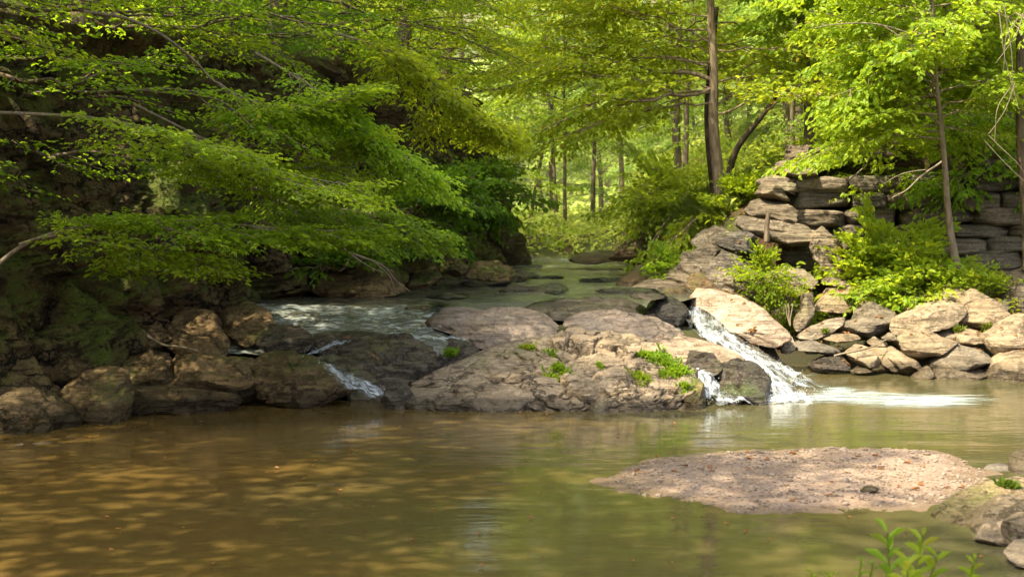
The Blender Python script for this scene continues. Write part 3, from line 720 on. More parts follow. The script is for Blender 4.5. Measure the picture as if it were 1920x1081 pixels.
# courses of the wall behind the shrubs
def wall_courses():
    rs = np.random.RandomState(5); cnt = 0
    V0, F0 = ICO[4]
    z = .55; row = 0
    while z < 2.75:
        h = rs.uniform(.17, .27)
        x = 4.0 + rs.uniform(-.12, .12) if z > 1.1 else 4.7 + rs.uniform(-.1, .3)
        while x < 8.4:
            w = rs.uniform(.45, 1.05); y = 20.55 - .16 * (x - 4.0) + .10 * (z - .5) + rs.uniform(-.07, .07)
            top = 2.7 - .05 * (x - 4)
            if z + h > top and rs.rand() < .6: x += w; continue
            if cnt > 84: break
            s = np.abs(V0) ** 1.0; p = 7.
            k = (np.abs(V0) ** p).sum(1) ** (-1 / p)
            L = V0 * k[:, None] * np.array([w * .52, .38, h * .54])
            for _ in range(6):
                m = rs.normal(size=3); m[1] = -abs(m[1]) - .2; m /= np.linalg.norm(m)
                pr = L @ m; off = pr.max() * rs.uniform(.80, .95); L = L - np.maximum(pr - off, 0)[:, None] * m * .9
            Wd = L + np.array([x + w / 2, y, z + h / 2])
            Wd[:, 2] += (Wd[:, 0] - x) * rs.uniform(-.06, .06)
            q = Wd * np.array([1, 1, 3.])
            d = .028 * fbm(q * 3.5 + cnt, 4, cnt) + .016 * fbm(q * 11, 3, cnt + 1)
            Wd = Wd + nrm(V0) * d[:, None]
            c = Wd.mean(0); mb = MB(); mb.add(Wd - c, F0)
            o = mb.obj('stone', M['grey']); o.location = c; o.parent = W_ROOT; o.matrix_parent_inverse = W_ROOT.matrix_basis.inverted()
            ROCK_TRIS.append((Wd, F0)); cnt += 1
            x += w + rs.uniform(.0, .04)
        z += h * .99; row += 1
bpy.context.view_layer.update()
wall_courses()

G_B = 'broken rocks between the cascade and the wall'
bank = [
 ('oval grey slab standing on edge left of the leafy shrub', [(552,482),(568,418),(610,386),(652,430),(694,520),(700,590),(660,610),(600,580)], 19.2, 19.6, .22, 'grey'),
 ('angular pale rock directly below the stepped wall end', [(180,465),(240,416),(320,436),(368,480),(345,520),(250,500)], 19.3, 19.7, .4, 'tilt'),
 ('cracked grey rock half under the green creeper', [(155,550),(200,486),(260,506),(300,556),(350,590),(290,612),(210,580)], 18.9, 19.4, .4, 'tilt'),
 ('long strongly striped slab above the smooth cascade boulder', [(108,605),(118,545),(170,540),(240,585),(345,640),(358,690),(260,685),(160,660)], 18.4, 18.9, .45, 'tilt'),
 ('rounded brown rock behind the green creeper', [(420,605),(450,555),(540,570),(588,620),(565,660),(480,645)], 18.8, 19.2, .35, 'grey'),
 ('flat pale rock under the green creeper', [(420,665),(440,620),(500,635),(555,665),(500,690)], 18.6, 18.9, .3, 'tilt'),
 ('big smooth sloping boulder right of the main cascade', [(70,705),(105,646),(180,650),(280,685),(365,738),(486,830),(475,860),(420,895),(330,890),(235,830),(105,775)], 16.7, 17.5, .55, 'slab'),
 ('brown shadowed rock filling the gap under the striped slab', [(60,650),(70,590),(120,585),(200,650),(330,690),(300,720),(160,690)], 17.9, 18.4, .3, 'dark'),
 ('dark earthy rock on the slope left of the stepped wall end', [(20,560),(60,500),(130,470),(200,450),(190,500),(130,560),(110,620),(60,640)], 19.4, 20.4, .4, 'tilt'),
 ('rough boulder with roots below the double trunked tree', [(60,470),(120,410),(200,390),(270,400),(260,440),(190,470),(120,500)], 20.2, 21.2, .4, 'tilt'),
 ('grey stone among dry leaves beside the oval slab', [(600,620),(640,590),(700,600),(720,640),(660,660)], 18.8, 19.1, .2, 'grey'),
 ('shaded boulder behind the leafy shrub', [(780,640),(800,585),(860,570),(910,600),(920,650),(850,665)], 19.0, 19.3, .3, 'grey'),
 ('low grey stone beside the sapling roots', [(1010,690),(1040,650),(1100,640),(1120,680),(1070,710)], 18.2, 18.5, .2, 'grey'),
 ('small angular stone below the upright leaning slab', [(420,900),(450,850),(490,840),(510,880),(480,920)], 17.0, 17.2, .2, 'grey'),
]
for i, (lab, pts, yb, yt, th, mt) in enumerate(bank):
    rock('boulder', lab, zs(pts), yb, yt, th, mt, seed=130 + i, group=G_B, lvl=5, facets=9, rough=.05, power=2.5, strata=.05 if mt == 'tilt' else .03, dip=(.05, -.55) if mt == 'tilt' else (.1, -.35))

G_C = 'rocks of the ledge across the stream'
ctr_rocks = [
 ('big pale fractured outcrop with grass in its cracks, in the middle of the pool edge', [(745,760),(757,720),(800,696),(845,680),(872,654),(930,640),(985,634),(1030,624),(1085,618),(1140,620),(1190,630),(1225,646),(1250,666),(1290,688),(1316,708),(1325,735),(1322,775),(1270,782),(1140,785),(1000,782),(860,780),(770,778)], 13.15, 14.5, .42, 'mid', dict(lvl=7, crack=1., rough=.03, facets=8, power=2.6)),
 ('low sunlit pinkish slab behind the left end of the fractured outcrop', [(785,612),(812,582),(850,571),(900,578),(960,574),(1010,583),(1062,608),(1064,645),(1030,660),(960,672),(920,665),(868,645),(835,618)], 14.9, 16.0, .35, 'slab', dict(lvl=6, rough=.05, crack=.35, facets=8, power=2.2)),
 ('humped pale slab behind the right half of the fractured outcrop', [(1050,632),(1057,598),(1090,586),(1140,580),(1180,588),(1230,593),(1278,618),(1300,645),(1230,672),(1130,660),(1080,645)], 14.6, 15.7, .35, 'slab', dict(lvl=6, rough=.05, crack=.3, power=2.3)),
 ('long smooth tan slab running down to the main cascade', [(1110,632),(1200,616),(1290,630),(1350,646),(1390,664),(1412,692),(1340,708),(1260,698),(1180,675)], 14.2, 15.2, .35, 'slab', dict(lvl=6, rough=.04, crack=.2, power=2.3)),
 ('flat dark slab at the lip of the ledge in front of the still upper water', [(960,592),(1000,566),(1100,557),(1165,557),(1220,578),(1215,606),(1100,604),(1010,600)], 15.9, 17.0, .22, 'black', dict(lvl=5, rough=.05)),
 ('round dark boulder at the head of the main cascade', [(1208,595),(1222,564),(1262,556),(1290,575),(1288,610),(1245,615)], 15.9, 16.5, .3, 'black', dict(lvl=5, rough=.05)),
 ('black wet block splitting the lower falls', [(1330,690),(1385,668),(1430,686),(1446,712),(1446,765),(1385,768),(1345,735)], 13.75, 14.3, .35, 'wet', dict(lvl=5, rough=.06)),
 ('dark wet ledge above the small right hand fall', [(1262,668),(1290,655),(1340,662),(1352,690),(1335,712),(1285,705)], 14.1, 14.5, .3, 'wet', dict(lvl=5, rough=.05)),
 ('small black rock standing in the thin falls', [(1340,740),(1352,712),(1375,715),(1392,745),(1390,770),(1350,768)], 13.6, 13.8, .2, 'wet', dict(lvl=4, rough=.06)),
 ('mossy end rock at the right tip of the fractured outcrop', [(1270,770),(1275,720),(1300,705),(1322,722),(1326,775)], 13.3, 13.7, .25, 'dark', dict(lvl=5, rough=.06)),
 ('tiny pale pyramid rock at the foot of the fractured outcrop', [(1095,780),(1108,758),(1128,742),(1142,760),(1150,780)], 13.0, 13.2, .18, 'mid', dict(lvl=4, rough=.05)),
 ('glossy dark rock with a green moss patch between the two left falls', [(585,705),(600,662),(640,632),(700,622),(770,628),(818,650),(826,690),(850,700),(830,745),(745,765),(690,760),(640,735)], 13.85, 15.0, .3, 'wetmoss', dict(lvl=6, rough=.07, crack=.5, strata=.04, power=2.2)),
 ('wet stone at the foot of the left falls beside the outcrop', [(715,750),(725,728),(762,722),(780,745),(775,770),(725,770)], 13.3, 13.5, .2, 'wet', dict(lvl=4, rough=.06)),
 ('low wet rock at the upstream edge of the left rapids', [(740,590),(760,575),(800,572),(815,590),(780,600)], 16.0, 16.4, .2, 'wet', dict(lvl=4, rough=.06)),
 ('thin dark rock lying in the middle of the upper stream', [(925,550),(960,532),(1000,537),(1050,528),(1074,545),(1000,560)], 18.4, 19.1, .25, 'black', dict(lvl=5, rough=.05)),
 ('flat dark rock breaking the surface near the right side upstream', [(1095,548),(1140,540),(1200,538),(1250,545),(1180,558)], 18.0, 18.6, .2, 'black', dict(lvl=4, rough=.05)),
 ('small dark rock further left in the upper stream', [(885,552),(905,544),(925,548),(920,560)], 18.1, 18.4, .12, 'black', dict(lvl=3, rough=.05)),
 ('farthest low rock in the upper stream', [(985,500),(1005,494),(1022,499),(1010,505)], 26.5, 27, .2, 'black', dict(lvl=3, rough=.05)),
 ('slanting brown ledge on the right side of the upper stream', [(1150,535),(1195,498),(1240,488),(1262,505),(1240,528),(1190,538)], 20.4, 21.4, .4, 'dark', dict(lvl=5, rough=.06)),
 ('low flat ledge beside the slanting brown one', [(1180,540),(1220,522),(1262,520),(1290,540),(1240,552)], 19.3, 19.9, .3, 'grey', dict(lvl=5, rough=.05)),
 ('curved tan rock at the foot of the earth slope', [(1228,540),(1258,505),(1290,478),(1312,500),(1305,545),(1270,555)], 19.4, 20.2, .35, 'grey', dict(lvl=5, rough=.06)),
 ('mossy low rock by the right waterline upstream', [(1235,560),(1250,540),(1285,538),(1300,560)], 18.2, 18.5, .25, 'dark', dict(lvl=4, rough=.06)),
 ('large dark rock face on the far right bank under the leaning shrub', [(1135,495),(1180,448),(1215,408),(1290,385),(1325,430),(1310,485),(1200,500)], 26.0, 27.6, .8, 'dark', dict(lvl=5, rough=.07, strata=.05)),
 ('sunlit pale rock beside the far dark rock face', [(1165,470),(1185,425),(1215,415),(1222,440),(1195,480)], 26.2, 26.8, .4, 'grey', dict(lvl=4, rough=.07)),
 ('long low rock at the far right waterline', [(1055,490),(1090,474),(1150,468),(1170,488),(1100,496)], 27.6, 28.4, .4, 'dark', dict(lvl=4, rough=.07)),
]
for i, (lab, pts, yb, yt, th, mt, kw) in enumerate(ctr_rocks):
    o = rock('outcrop' if i == 0 else 'boulder', lab, pts, yb, yt, th, mt, seed=200 + i, group=None if i == 0 else G_C, cat='outcrop' if i == 0 else 'boulder', **kw)

ctr_more = [
 ('wet stepped rock under the white water of the main cascade', [(1278, 572), (1320, 578), (1372, 622), (1420, 650), (1480, 690), (1520, 722), (1470, 735), (1420, 722), (1370, 682), (1300, 632)], 15.0, 17.1, .3, 'wet', dict(lvl=6, rough=.07, strata=.04, crack=.5)),
 ('dark wet shelf between the mossy glossy rock and the fractured outcrop', [(760, 640), (800, 626), (870, 630), (905, 655), (880, 700), (830, 735), (770, 735), (755, 690)], 14.0, 15.2, .3, 'wet', dict(lvl=5, rough=.07, strata=.04, crack=.5)),
 ('low wet shelf under the left rapids', [(560, 640), (600, 622), (680, 620), (740, 628), (700, 650), (620, 665)], 14.6, 15.2, .25, 'wet', dict(lvl=5, rough=.07, strata=.03)),
]
for i, (lab, pts, yb, yt, th, mt, kw) in enumerate(ctr_more):
    rock('boulder', lab, pts, yb, yt, th, mt, seed=260 + i, group=G_C, **kw)
for i, (cx, cy, w_, h_, lab) in enumerate([
 (1130, 524, 42, 5, 'thin dark ledge right of midstream below the slanting brown ledge'), (1015, 519, 45, 4, 'thin dark ledge in midstream behind the larger thin rock'), (905, 531, 34, 5, 'thin dark ledge near the cliff tongue upstream'),
 (1085, 506, 40, 3.5, 'narrow ledge halfway up the bright reach of the stream'), (1150, 507, 30, 4, 'narrow ledge against the right bank halfway up the stream'), (840, 556, 40, 5, 'low dark ledge at the left end of the still upper water'),
 (1215, 556, 36, 6, 'dark ledge at the right end of the still upper water'), (1040, 549, 26, 4, 'stub of dark rock beside the larger thin rock in midstream'), (1010, 497, 30, 2.6, 'farthest thin ledge across the stream')]):
    Yc = PZ(cx, cy, .93)[1]
    rl = np.random.RandomState(880 + i); w_ *= rl.uniform(1.1, 1.9); h_ *= rl.uniform(.6, 1.); up = [(cx - w_ + 2 * w_ * u_, cy - h_ * rl.uniform(.15, 1.25)) for u_ in np.linspace(.06, .94, 7)]
    rock('ledge', lab, [(cx - w_ * 1.1, cy + 2)] + up + [(cx + w_ * 1.1, cy + 2), (cx + w_ * .5, cy + h_), (cx - w_ * .6, cy + h_)], Yc - .1, Yc + .5, .3, 'black', seed=280 + i, group='thin ledges across the upper stream', cat='ledge', lvl=5, rough=.10, power=3., facets=6, strata=.03)

G_L = 'dark rocks along the foot of the left cliff'
left_rocks = [
 ('brown boulder with a smooth face sloping right into the left falls', [(472,690),(478,660),(540,655),(590,677),(640,712),(676,745),(600,768),(520,768),(485,745)], 13.4, 13.9, .4),
 ('long cracked brown block left of the sloping boulder', [(306,672),(330,655),(400,663),(470,670),(492,698),(490,762),(400,760),(316,745)], 13.5, 13.9, .4),
 ('squat mossy boulder between the cliff and the long cracked block', [(205,700),(260,646),(312,662),(318,720),(260,745),(215,740)], 13.3, 13.8, .4),
 ('pale pointed ledge reaching right into the pool', [(235,712),(300,716),(380,732),(455,742),(448,778),(300,788),(235,800)], 12.85, 13.3, .35),
 ('upright mossy block with a flat front at the pool edge', [(112,730),(168,692),(236,687),(247,740),(240,800),(150,810),(112,800)], 12.4, 12.8, .35),
 ('rounded mossy rock at the left picture edge, at the waterline', [(-60,720),(20,695),(70,726),(112,758),(140,790),(135,825),(-60,830)], 11.8, 12.4, .5),
 ('brown hollow rock above the upright mossy block', [(60,705),(88,648),(150,655),(205,690),(160,720),(105,735)], 12.9, 13.4, .4),
 ('leaning grey slab propped against the cliff', [(300,640),(335,585),(392,575),(435,650),(428,672),(350,668)], 14.0, 14.6, .25),
 ('low dark boulder at the start of the left rapids', [(375,600),(420,558),(500,578),(530,620),(470,655),(400,640)], 14.8, 15.4, .35),
 ('black wet rocks lump beside the left falls', [(470,640),(500,605),(560,610),(600,640),(575,665),(510,668)], 14.4, 14.8, .3),
 ('pale overhanging rock with a dark hollow beside the upper stream', [(580,545),(605,505),(660,490),(735,505),(778,548),(700,562),(620,562)], 17.4, 18.1, .5),
 ('small rounded mossy rock by the upper stream', [(815,515),(825,488),(860,482),(880,500),(870,522)], 20.3, 20.8, .35),
 ('wide dark rock next to the small rounded mossy one', [(865,522),(885,492),(930,487),(965,503),(975,522),(920,530)], 20.8, 21.6, .5),
 ('flat tongue of rock at the cliff corner upstream', [(930,525),(960,505),(1010,512),(1012,522),(970,530)], 21.5, 22.4, .3),
 ('dark ledge along the cliff foot behind the branch tip', [(760,540),(775,505),(815,495),(830,520),(800,545)], 19.4, 19.9, .35),
 ('mossy hump at the cliff foot above the long cracked block', [(215,660),(240,610),(300,600),(330,640),(290,665)], 13.8, 14.3, .35),
]
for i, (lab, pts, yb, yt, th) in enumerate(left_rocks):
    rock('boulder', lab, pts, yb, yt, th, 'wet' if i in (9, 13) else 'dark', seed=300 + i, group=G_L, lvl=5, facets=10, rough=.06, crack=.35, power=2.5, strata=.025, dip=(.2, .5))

G_N = 'stones at the near right corner of the pool'
near_rocks = [
 ('long mossy boulder with a grassy top at the near right corner', [(1742,990),(1765,955),(1810,925),(1870,905),(1960,895),(2000,960),(1900,1000),(1800,1000)], 8.0, 8.7, .28, 'mossy'),
 ('smooth tan boulder in front of the long mossy one', [(1822,1000),(1840,955),(1880,935),(1960,930),(2000,980),(1940,1020),(1850,1020)], 7.75, 8.1, .25, 'sun'),
 ('pale grey stone at the waterline below the tan boulder', [(1826,1018),(1850,985),(1890,970),(1930,985),(1920,1030),(1850,1035)], 7.5, 7.7, .14, 'grey'),
 ('cream stone leaning on the right of the pale grey stone', [(1880,1010),(1888,980),(1920,965),(1980,975),(1980,1035),(1905,1035)], 7.35, 7.6, .16, 'sun'),
 ('flat stone lowest in the near right corner', [(1885,1040),(1910,1015),(1960,1010),(1980,1060),(1900,1060)], 7.0, 7.2, .14, 'grey'),
 ('small dark stone at the right end of the sandbar', [(1838,890),(1855,872),(1885,868),(1905,880),(1895,896),(1850,897)], 9.8, 10., .12, 'grey'),
 ('round tan stone cut by the right edge beyond the sandbar', [(1895,895),(1905,855),(1935,842),(1970,860),(1970,900)], 9.7, 10., .2, 'sun'),
 ('lone flat stone lying on the sandbar', [(1612,922),(1622,912),(1645,910),(1650,920),(1630,925)], 8.9, 9.0, .06, 'sun'),
]
for i, (lab, pts, yb, yt, th, mt) in enumerate(near_rocks):
    rock('boulder' if i < 2 else 'stone', lab, pts, yb, yt, th, mt, seed=400 + i, group=G_N, lvl=5 if i < 5 else 3, facets=9, rough=.05, power=2.4, cat='boulder' if i < 2 else 'stone')

V_all = np.concatenate([w for w, f in ROCK_TRIS]); off = 0; F_all = []
for w, f in ROCK_TRIS: F_all.append(f + off); off += len(w)
BVH = BVHTree.FromPolygons(V_all.tolist(), np.concatenate(F_all).tolist())
def drop(x, y, zmax=6.):
    """top of rock or ground below a point"""
    h = BVH.ray_cast(Vector((x, y, zmax)), Vector((0, 0, -1)))
    g = terr1(x, y)
    if h[0] is not None and h[0].z > g: return np.array(h[0]), np.array(h[1])
    return np.array([x, y, g]), np.array([0, 0, 1.])

def hit(px, py):
    """the rock surface seen at a spot"""
    a = P(px, py, 1.0) - np.array([0, 0, CAM_H])
    h = BVH.ray_cast(Vector((0, 0, CAM_H)), Vector(a).normalized())
    return (np.array(h[0]), np.array(h[1])) if h[0] is not None else (None, None)

# ------------------------------------------------------------------ sandbar
def build_sandbar():
    pl = np.array([PZ(a, b)[:2] for a, b in [(1145, 902), (1165, 882), (1215, 862), (1300, 850), (1400, 842), (1560, 838), (1700, 844), (1800, 858), (1862, 880), (1885, 905), (1840, 925), (1770, 944), (1700, 950), (1600, 958), (1480, 966), (1380, 963), (1290, 948), (1215, 938), (1160, 920)]])
    lo, hi = pl.min(0) - .5, pl.max(0) + .5; nx, ny = 260, 240
    X, Y = np.meshgrid(np.linspace(lo[0], hi[0], nx), np.linspace(lo[1], hi[1], ny)); q = np.stack([X.ravel(), Y.ravel()], 1)
    d = poly_dist(q, pl); p3 = np.stack([q[:, 0], q[:, 1], 0 * q[:, 0]], 1)
    d = d + .20 * fbm(p3 * 1.6, 5, 60, .6)
    Z = np.clip(d * .075, -.12, .022) + .012 * fbm(p3 * 2.2, 3, 61) + .011 * fbm(p3 * 8, 4, 62)
    mb = MB(); mb.add(np.stack([q[:, 0], q[:, 1], Z], 1), grid_faces(nx, ny))
    struct(mb.obj('sandbar', M['sand']))
    # grit and pebbles
    rs = np.random.RandomState(3); V0, F0 = ICO[2]; V1, F1 = ico(1)
    mb = MB(); n = 0
    idx = rs.permutation(np.where(d > .03)[0])[:2600]
    for j in idx:
        s = rs.uniform(.004, .011) if rs.rand() < .93 else rs.uniform(.012, .024)
        S = np.array([s * rs.uniform(.8, 1.6), s * rs.uniform(.8, 1.4), s * rs.uniform(.4, .8)])
        a = rs.uniform(0, 6.28); c_, s_ = math.cos(a), math.sin(a)
        v = V1 * S * (1 + .2 * rs.normal(size=(len(V1), 1)))
        v = np.stack([v[:, 0] * c_ - v[:, 1] * s_, v[:, 0] * s_ + v[:, 1] * c_, v[:, 2]], 1)
        mb.add(v + np.array([q[j, 0] + rs.uniform(-.01, .01), q[j, 1] + rs.uniform(-.01, .01), Z[j] + S[2] * .3]), F1)
    struct(mb.obj('gravel', M['pebble']), 'stuff')
    # dry leaves washed onto the bar
    mb = MB(); pts = idx[:30]; k = len(pts)
    a = rs.uniform(0, 6.28, k)
    mb.leaves(np.stack([q[pts, 0], q[pts, 1], Z[pts] + .006], 1), np.stack([np.cos(a), np.sin(a), rs.uniform(0, .25, k)], 1), nrm(np.stack([rs.normal(0, .3, k), rs.normal(0, .3, k), np.ones(k)], 1)), rs.uniform(.03, .07, k), rs.uniform(.02, .045, k))
    struct(mb.obj('leaf_litter', M['litter']), 'stuff')
build_sandbar()

# ------------------------------------------------------------------ trees
def rot_z(v, a):
    c, s = np.cos(a), np.sin(a)
    return np.stack([v[..., 0] * c - v[..., 1] * s, v[..., 0] * s + v[..., 1] * c, v[..., 2]], -1)

def spray(rs, wood, leafy, p0, d0, L, r0, droop=.25, nb=9, nt=8, nl=7, leaf=.07, flat=.35, blen=.42, wig=.05, tube_n=5, twigs=True, first=.18, simple=False, side=1., hang=.22):
    """one limb with flat, layered side branches, twigs and leaves"""
    d0 = nrm(np.asarray(d0, float)); K = 11; t = np.linspace(0, 1, K)
    lat = nrm(np.cross(d0, [0, 0, 1.]))
    w1 = np.cumsum(rs.normal(0, wig, K)); w2 = np.cumsum(rs.normal(0, wig, K)); w1 -= w1[0]; w2 -= w2[0]
    path = p0 + L * (t[:, None] * d0 + (w1 * .55)[:, None] * lat + np.array([0, 0, 1.]) * ((w2 * .4) - droop * t ** 2)[:, None])
    wood.tube(path, r0 * (1 - .85 * t) + .004, tube_n)
    T = nrm(np.gradient(path, axis=0))
    ts, tdirs, tl = [], [], []
    for b in range(nb + 1):
        f = first + (1 - first) * (b + rs.uniform(-.3, .3)) / nb; f = min(max(f, .05), .999)
        i = f * (K - 1); j = min(int(i), K - 2); pb = path[j] + (path[j + 1] - path[j]) * (i - j); tg = T[j]
        sgn = 1 if b % 2 else -1
        if b == nb: db = tg; bl = .35 * L * blen + .2
        else:
            db = rot_z(tg, sgn * rs.uniform(.6, 1.15)); bl = (L * blen * (1.05 - .7 * f) + .22) * rs.uniform(.7, 1.2) * side
            db = nrm(db + np.array([0, 0, rs.uniform(-.15, .25) * min(1., hang * 4.5)]))
        k2 = 6; t2 = np.linspace(0, 1, k2)
        bp = pb + bl * (t2[:, None] * db + np.array([0, 0, -.22 * droop * 1.6])[None] * (t2 ** 2)[:, None]) + np.cumsum(rs.normal(0, .02 * bl, (k2, 3)), 0) * (t2 > 0)[:, None]
        if twigs: wood.tube(bp, (r0 * .32) * (1 - .8 * t2) + .003, 4)
        tb = nrm(np.gradient(bp, axis=0))
        for q in range(nt + 1):
            g = .12 + .88 * (q + rs.uniform(-.2, .2)) / nt; g = min(max(g, .02), .999)
            i = g * (k2 - 1); j = min(int(i), k2 - 2); pt = bp[j] + (bp[j + 1] - bp[j]) * (i - j)
            s2 = 1 if q % 2 else -1
            dt = tb[j] if q == nt else rot_z(tb[j], s2 * rs.uniform(.5, 1.1))
            ts.append(pt); tdirs.append(dt + np.array([0, 0, rs.uniform(-.25, .12)])); tl.append((.16 + .30 * (1 - .5 * g)) * min(1.2, .5 + bl * .5) * rs.uniform(.7, 1.25))
    ts = np.array(ts); td = np.array(tdirs); td[:, 2] *= min(1., .25 + hang * 3.4); td = nrm(td); tl = np.array(tl)
    g = (np.arange(nl) + .6) / nl
    n = len(ts)
    Pt = ts[:, None] + td[:, None] * (tl[:, None] * g[None])[..., None] + np.array([0, 0, -1.]) * (.18 * droop * tl[:, None] * g[None] ** 2)[..., None]
    sg = np.where(np.arange(nl) % 2, 1., -1.)[None] * rs.uniform(.5, 1.2, (n, nl))
    sg[:, -1] *= .2
    D = rot_z(np.broadcast_to(td[:, None], Pt.shape), sg); D = D + rs.normal(0, .08 + .36 * hang, D.shape); D[..., 2] -= hang
    Nn = np.zeros_like(D); Nn[..., 2] = 1; Nn = Nn + rs.normal(0, flat, D.shape)
    Ln = leaf * rs.uniform(.65, 1.2, n * nl)
    Pt = Pt + rs.normal(0, leaf * .25, Pt.shape)
    leafy.leaves(Pt.reshape(-1, 3), D.reshape(-1, 3), nrm(Nn).reshape(-1, 3), Ln, Ln * rs.uniform(.48, .62, n * nl), simple=simple)

def trunk_path(rs, base, h, lean=(0, 0), wig=.03, K=14):
    t = np.linspace(0, 1, K)
    w = np.cumsum(rs.normal(0, wig, (K, 2)), 0) * h * .12; w -= w[0]
    return np.stack([base[0] + lean[0] * t * h + w[:, 0], base[1] + lean[1] * t * h + w[:, 1], base[2] - .25 + (h + .25) * t], 1)

def tree(name, label, path, r, limbs, mat_leaf, mat_bark='bark', seed=0, group=None, cat='tree', extra_stems=(), leaf=.08, trunk_n=10, **kw):
    rs = np.random.RandomState(seed); path = np.asarray(path, float)
    base = path[0].copy()
    rt = root(name, label, cat, base, group)
    bpy.context.view_layer.update()
    tr = MB(); wood = MB(); lf = MB()
    t = np.linspace(0, 1, len(path)); rad = r * (1 - .72 * t); rad[0] *= 1.45; rad[1] *= 1.12
    def finer(p, rd, k=4):
        tt = np.linspace(0, 1, len(p)); t2 = np.linspace(0, 1, len(p) * k)
        q = np.stack([np.interp(t2, tt, p[:, j]) for j in range(3)], 1); kk = np.ones(k + 1) / (k + 1)
        pad = (k + 1) // 2
        q2 = np.stack([np.convolve(np.pad(q[:, j], (pad, k - pad), mode='edge'), kk, 'valid') for j in range(3)], 1)
        return q2[:len(t2)], np.interp(t2, tt, rd)
    a, b = finer(path, rad); tr.tube(a, b, trunk_n)
    tro = tr.obj('trunk', M[mat_bark], rt)
    for sp, sr, sm in extra_stems:
        sp = np.asarray(sp, float); mb = MB(); tt = np.linspace(0, 1, len(sp)); a, b = finer(sp, sr * (1 - .5 * tt)); mb.tube(a, b, 8)
        mb.obj('stem', M[sm], rt)
    for lb in limbs:
        f, az, pitch, L = lb[:4]; k2 = dict(kw); k2.update(lb[4] if len(lb) > 4 else {})
        if isinstance(f, (tuple, list, np.ndarray)): p0 = np.asarray(f, float); rr = k2.pop('r0', r * .3)
        else:
            p0 = np.array([np.interp(f, t, path[:, j]) for j in range(3)]); rr = k2.pop('r0', max(.010, r * .16 * (1.25 - f)))
        azr, pr = math.radians(az), math.radians(pitch)
        d = np.array([math.cos(azr) * math.cos(pr), math.sin(azr) * math.cos(pr), math.sin(pr)])
        spray(rs, wood, lf, p0, d, L, rr, leaf=leaf, **k2)
    wood.obj('branches', M[mat_bark], rt)
    lf.obj('crown', M[mat_leaf], rt, smooth_=False)
    return rt

def rand_limbs(rs, n, f0, f1, azc, azs, p0, p1, L0, L1, top=.5, clear=0):
    out = []
    for i in range(n):
        f = f0 + (f1 - f0) * (i + rs.uniform(0, 1)) / n
        az = azc + rs.uniform(-azs, azs)
        if clear and abs((az - 270 + 180) % 360 - 180) < clear: az += 2 * clear * (1 if rs.rand() < .6 else -1)
        out.append((f, az, rs.uniform(p0, p1), (L0 + (L1 - L0) * rs.rand()) * (1 - top * max(0, f - .4))))
    return out

# --- trees rooted on the left cliff, reaching out over the pool
left_spec = [
 # x, y, height, radius, lean_x, seed, leaf material, leaf size, limbs, label
 (-6.7, 11.2, 6., .15, .10, 1, 'leaf_mid', .075, 16, 'nearest tree on the left cliff, its leaves hanging into the top left corner'),
 (-5.2, 13.4, 5.5, .14, .14, 2, 'leaf_mid', .072, 20, 'tree above the orange rock face with long layered boughs over the pool'),
 (-4.7, 15.2, 5.5, .13, .18, 3, 'leaf_mid', .072, 20, 'leaning cliff tree behind the long bare arching branch'),
 (-4.1, 17.2, 6.5, .13, .16, 4, 'leaf_deep', .075, 20, 'shaded cliff tree above the left rapids'),
 (-3.3, 19.4, 7., .13, .15, 5, 'leaf_mid', .080, 20, 'cliff tree with sunlit bough tips above the overhanging pale rock'),
 (-2.7, 22.2, 7.5, .14, .14, 6, 'leaf_mid', .085, 20, 'cliff tree over the start of the dark upper gorge'),
 (-2.0, 25.3, 8.5, .14, .14, 7, 'leaf_mid', .090, 20, 'cliff tree whose crown covers the darkest part of the gorge wall'),
 (-1.4, 28.6, 9.0, .13, .12, 8, 'leaf_mid', .095, 20, 'last cliff tree before the gorge opens to the light'),
 (-7.2, 15.5, 6., .16, .10, 9, 'leaf_deep', .085, 18, 'dark tree standing back on the left hillside, nearest of the second row'),
 (-6.4, 19.5, 7., .16, .12, 10, 'leaf_deep', .09, 18, 'dark tree in the second row behind the leaning cliff tree'),
 (-5.4, 24., 8., .16, .12, 11, 'leaf_deep', .10, 18, 'dark tree in the second row above the gorge'),
 (-4.4, 29., 9., .16, .10, 12, 'leaf_mid', .11, 18, 'dark tree in the second row farthest up the gorge'),
]
for (x, y, h, r, lx, sd, ml, ls, nl_, lab) in left_spec:
    rs = np.random.RandomState(500 + sd)
    zb = terr1(x, y)
    path = trunk_path(rs, (x, y, zb), h, (lx, rs.uniform(-.05, .05)))
    limbs = rand_limbs(rs, nl_ + 4, .0 if x > -6 else .1, .98, -12, 65, -8, 14, 1.3, 2.9, top=.2)
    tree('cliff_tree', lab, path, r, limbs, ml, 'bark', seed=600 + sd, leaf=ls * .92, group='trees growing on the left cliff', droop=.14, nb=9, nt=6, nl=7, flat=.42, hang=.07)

for i, (x, y, h, sd, lab) in enumerate([(-7.2, 7.0, 8.5, 41, 'unseen tall tree on the left bank, added so that its crown dapples the pool'), (-7.8, 3.9, 8.5, 42, 'unseen tall tree beside the viewer, added to shade the near pool'), (-9.4, 10.4, 8.5, 43, 'unseen tall tree standing back on the left bank, added to shade the cliff boughs')]):
    rs = np.random.RandomState(sd)
    tree('added_shade_tree', lab, trunk_path(rs, (x, y, terr1(x, y)), h, ((.3, .3, .2)[i], 0)), .2, rand_limbs(rs, (17, 17, 5)[i], .5, .99, 0, 120, 0, 25, 3.0, (4.8, 4.8, 3.6)[i], top=.1), 'leaf_mid', 'bark', seed=sd + 50, leaf=.2, droop=.2, nb=9, nt=7, nl=6, flat=.4, simple=True, twigs=False, group='unseen shade trees added on the left bank')  # out of view, added for their dappled shade on pool and boughs

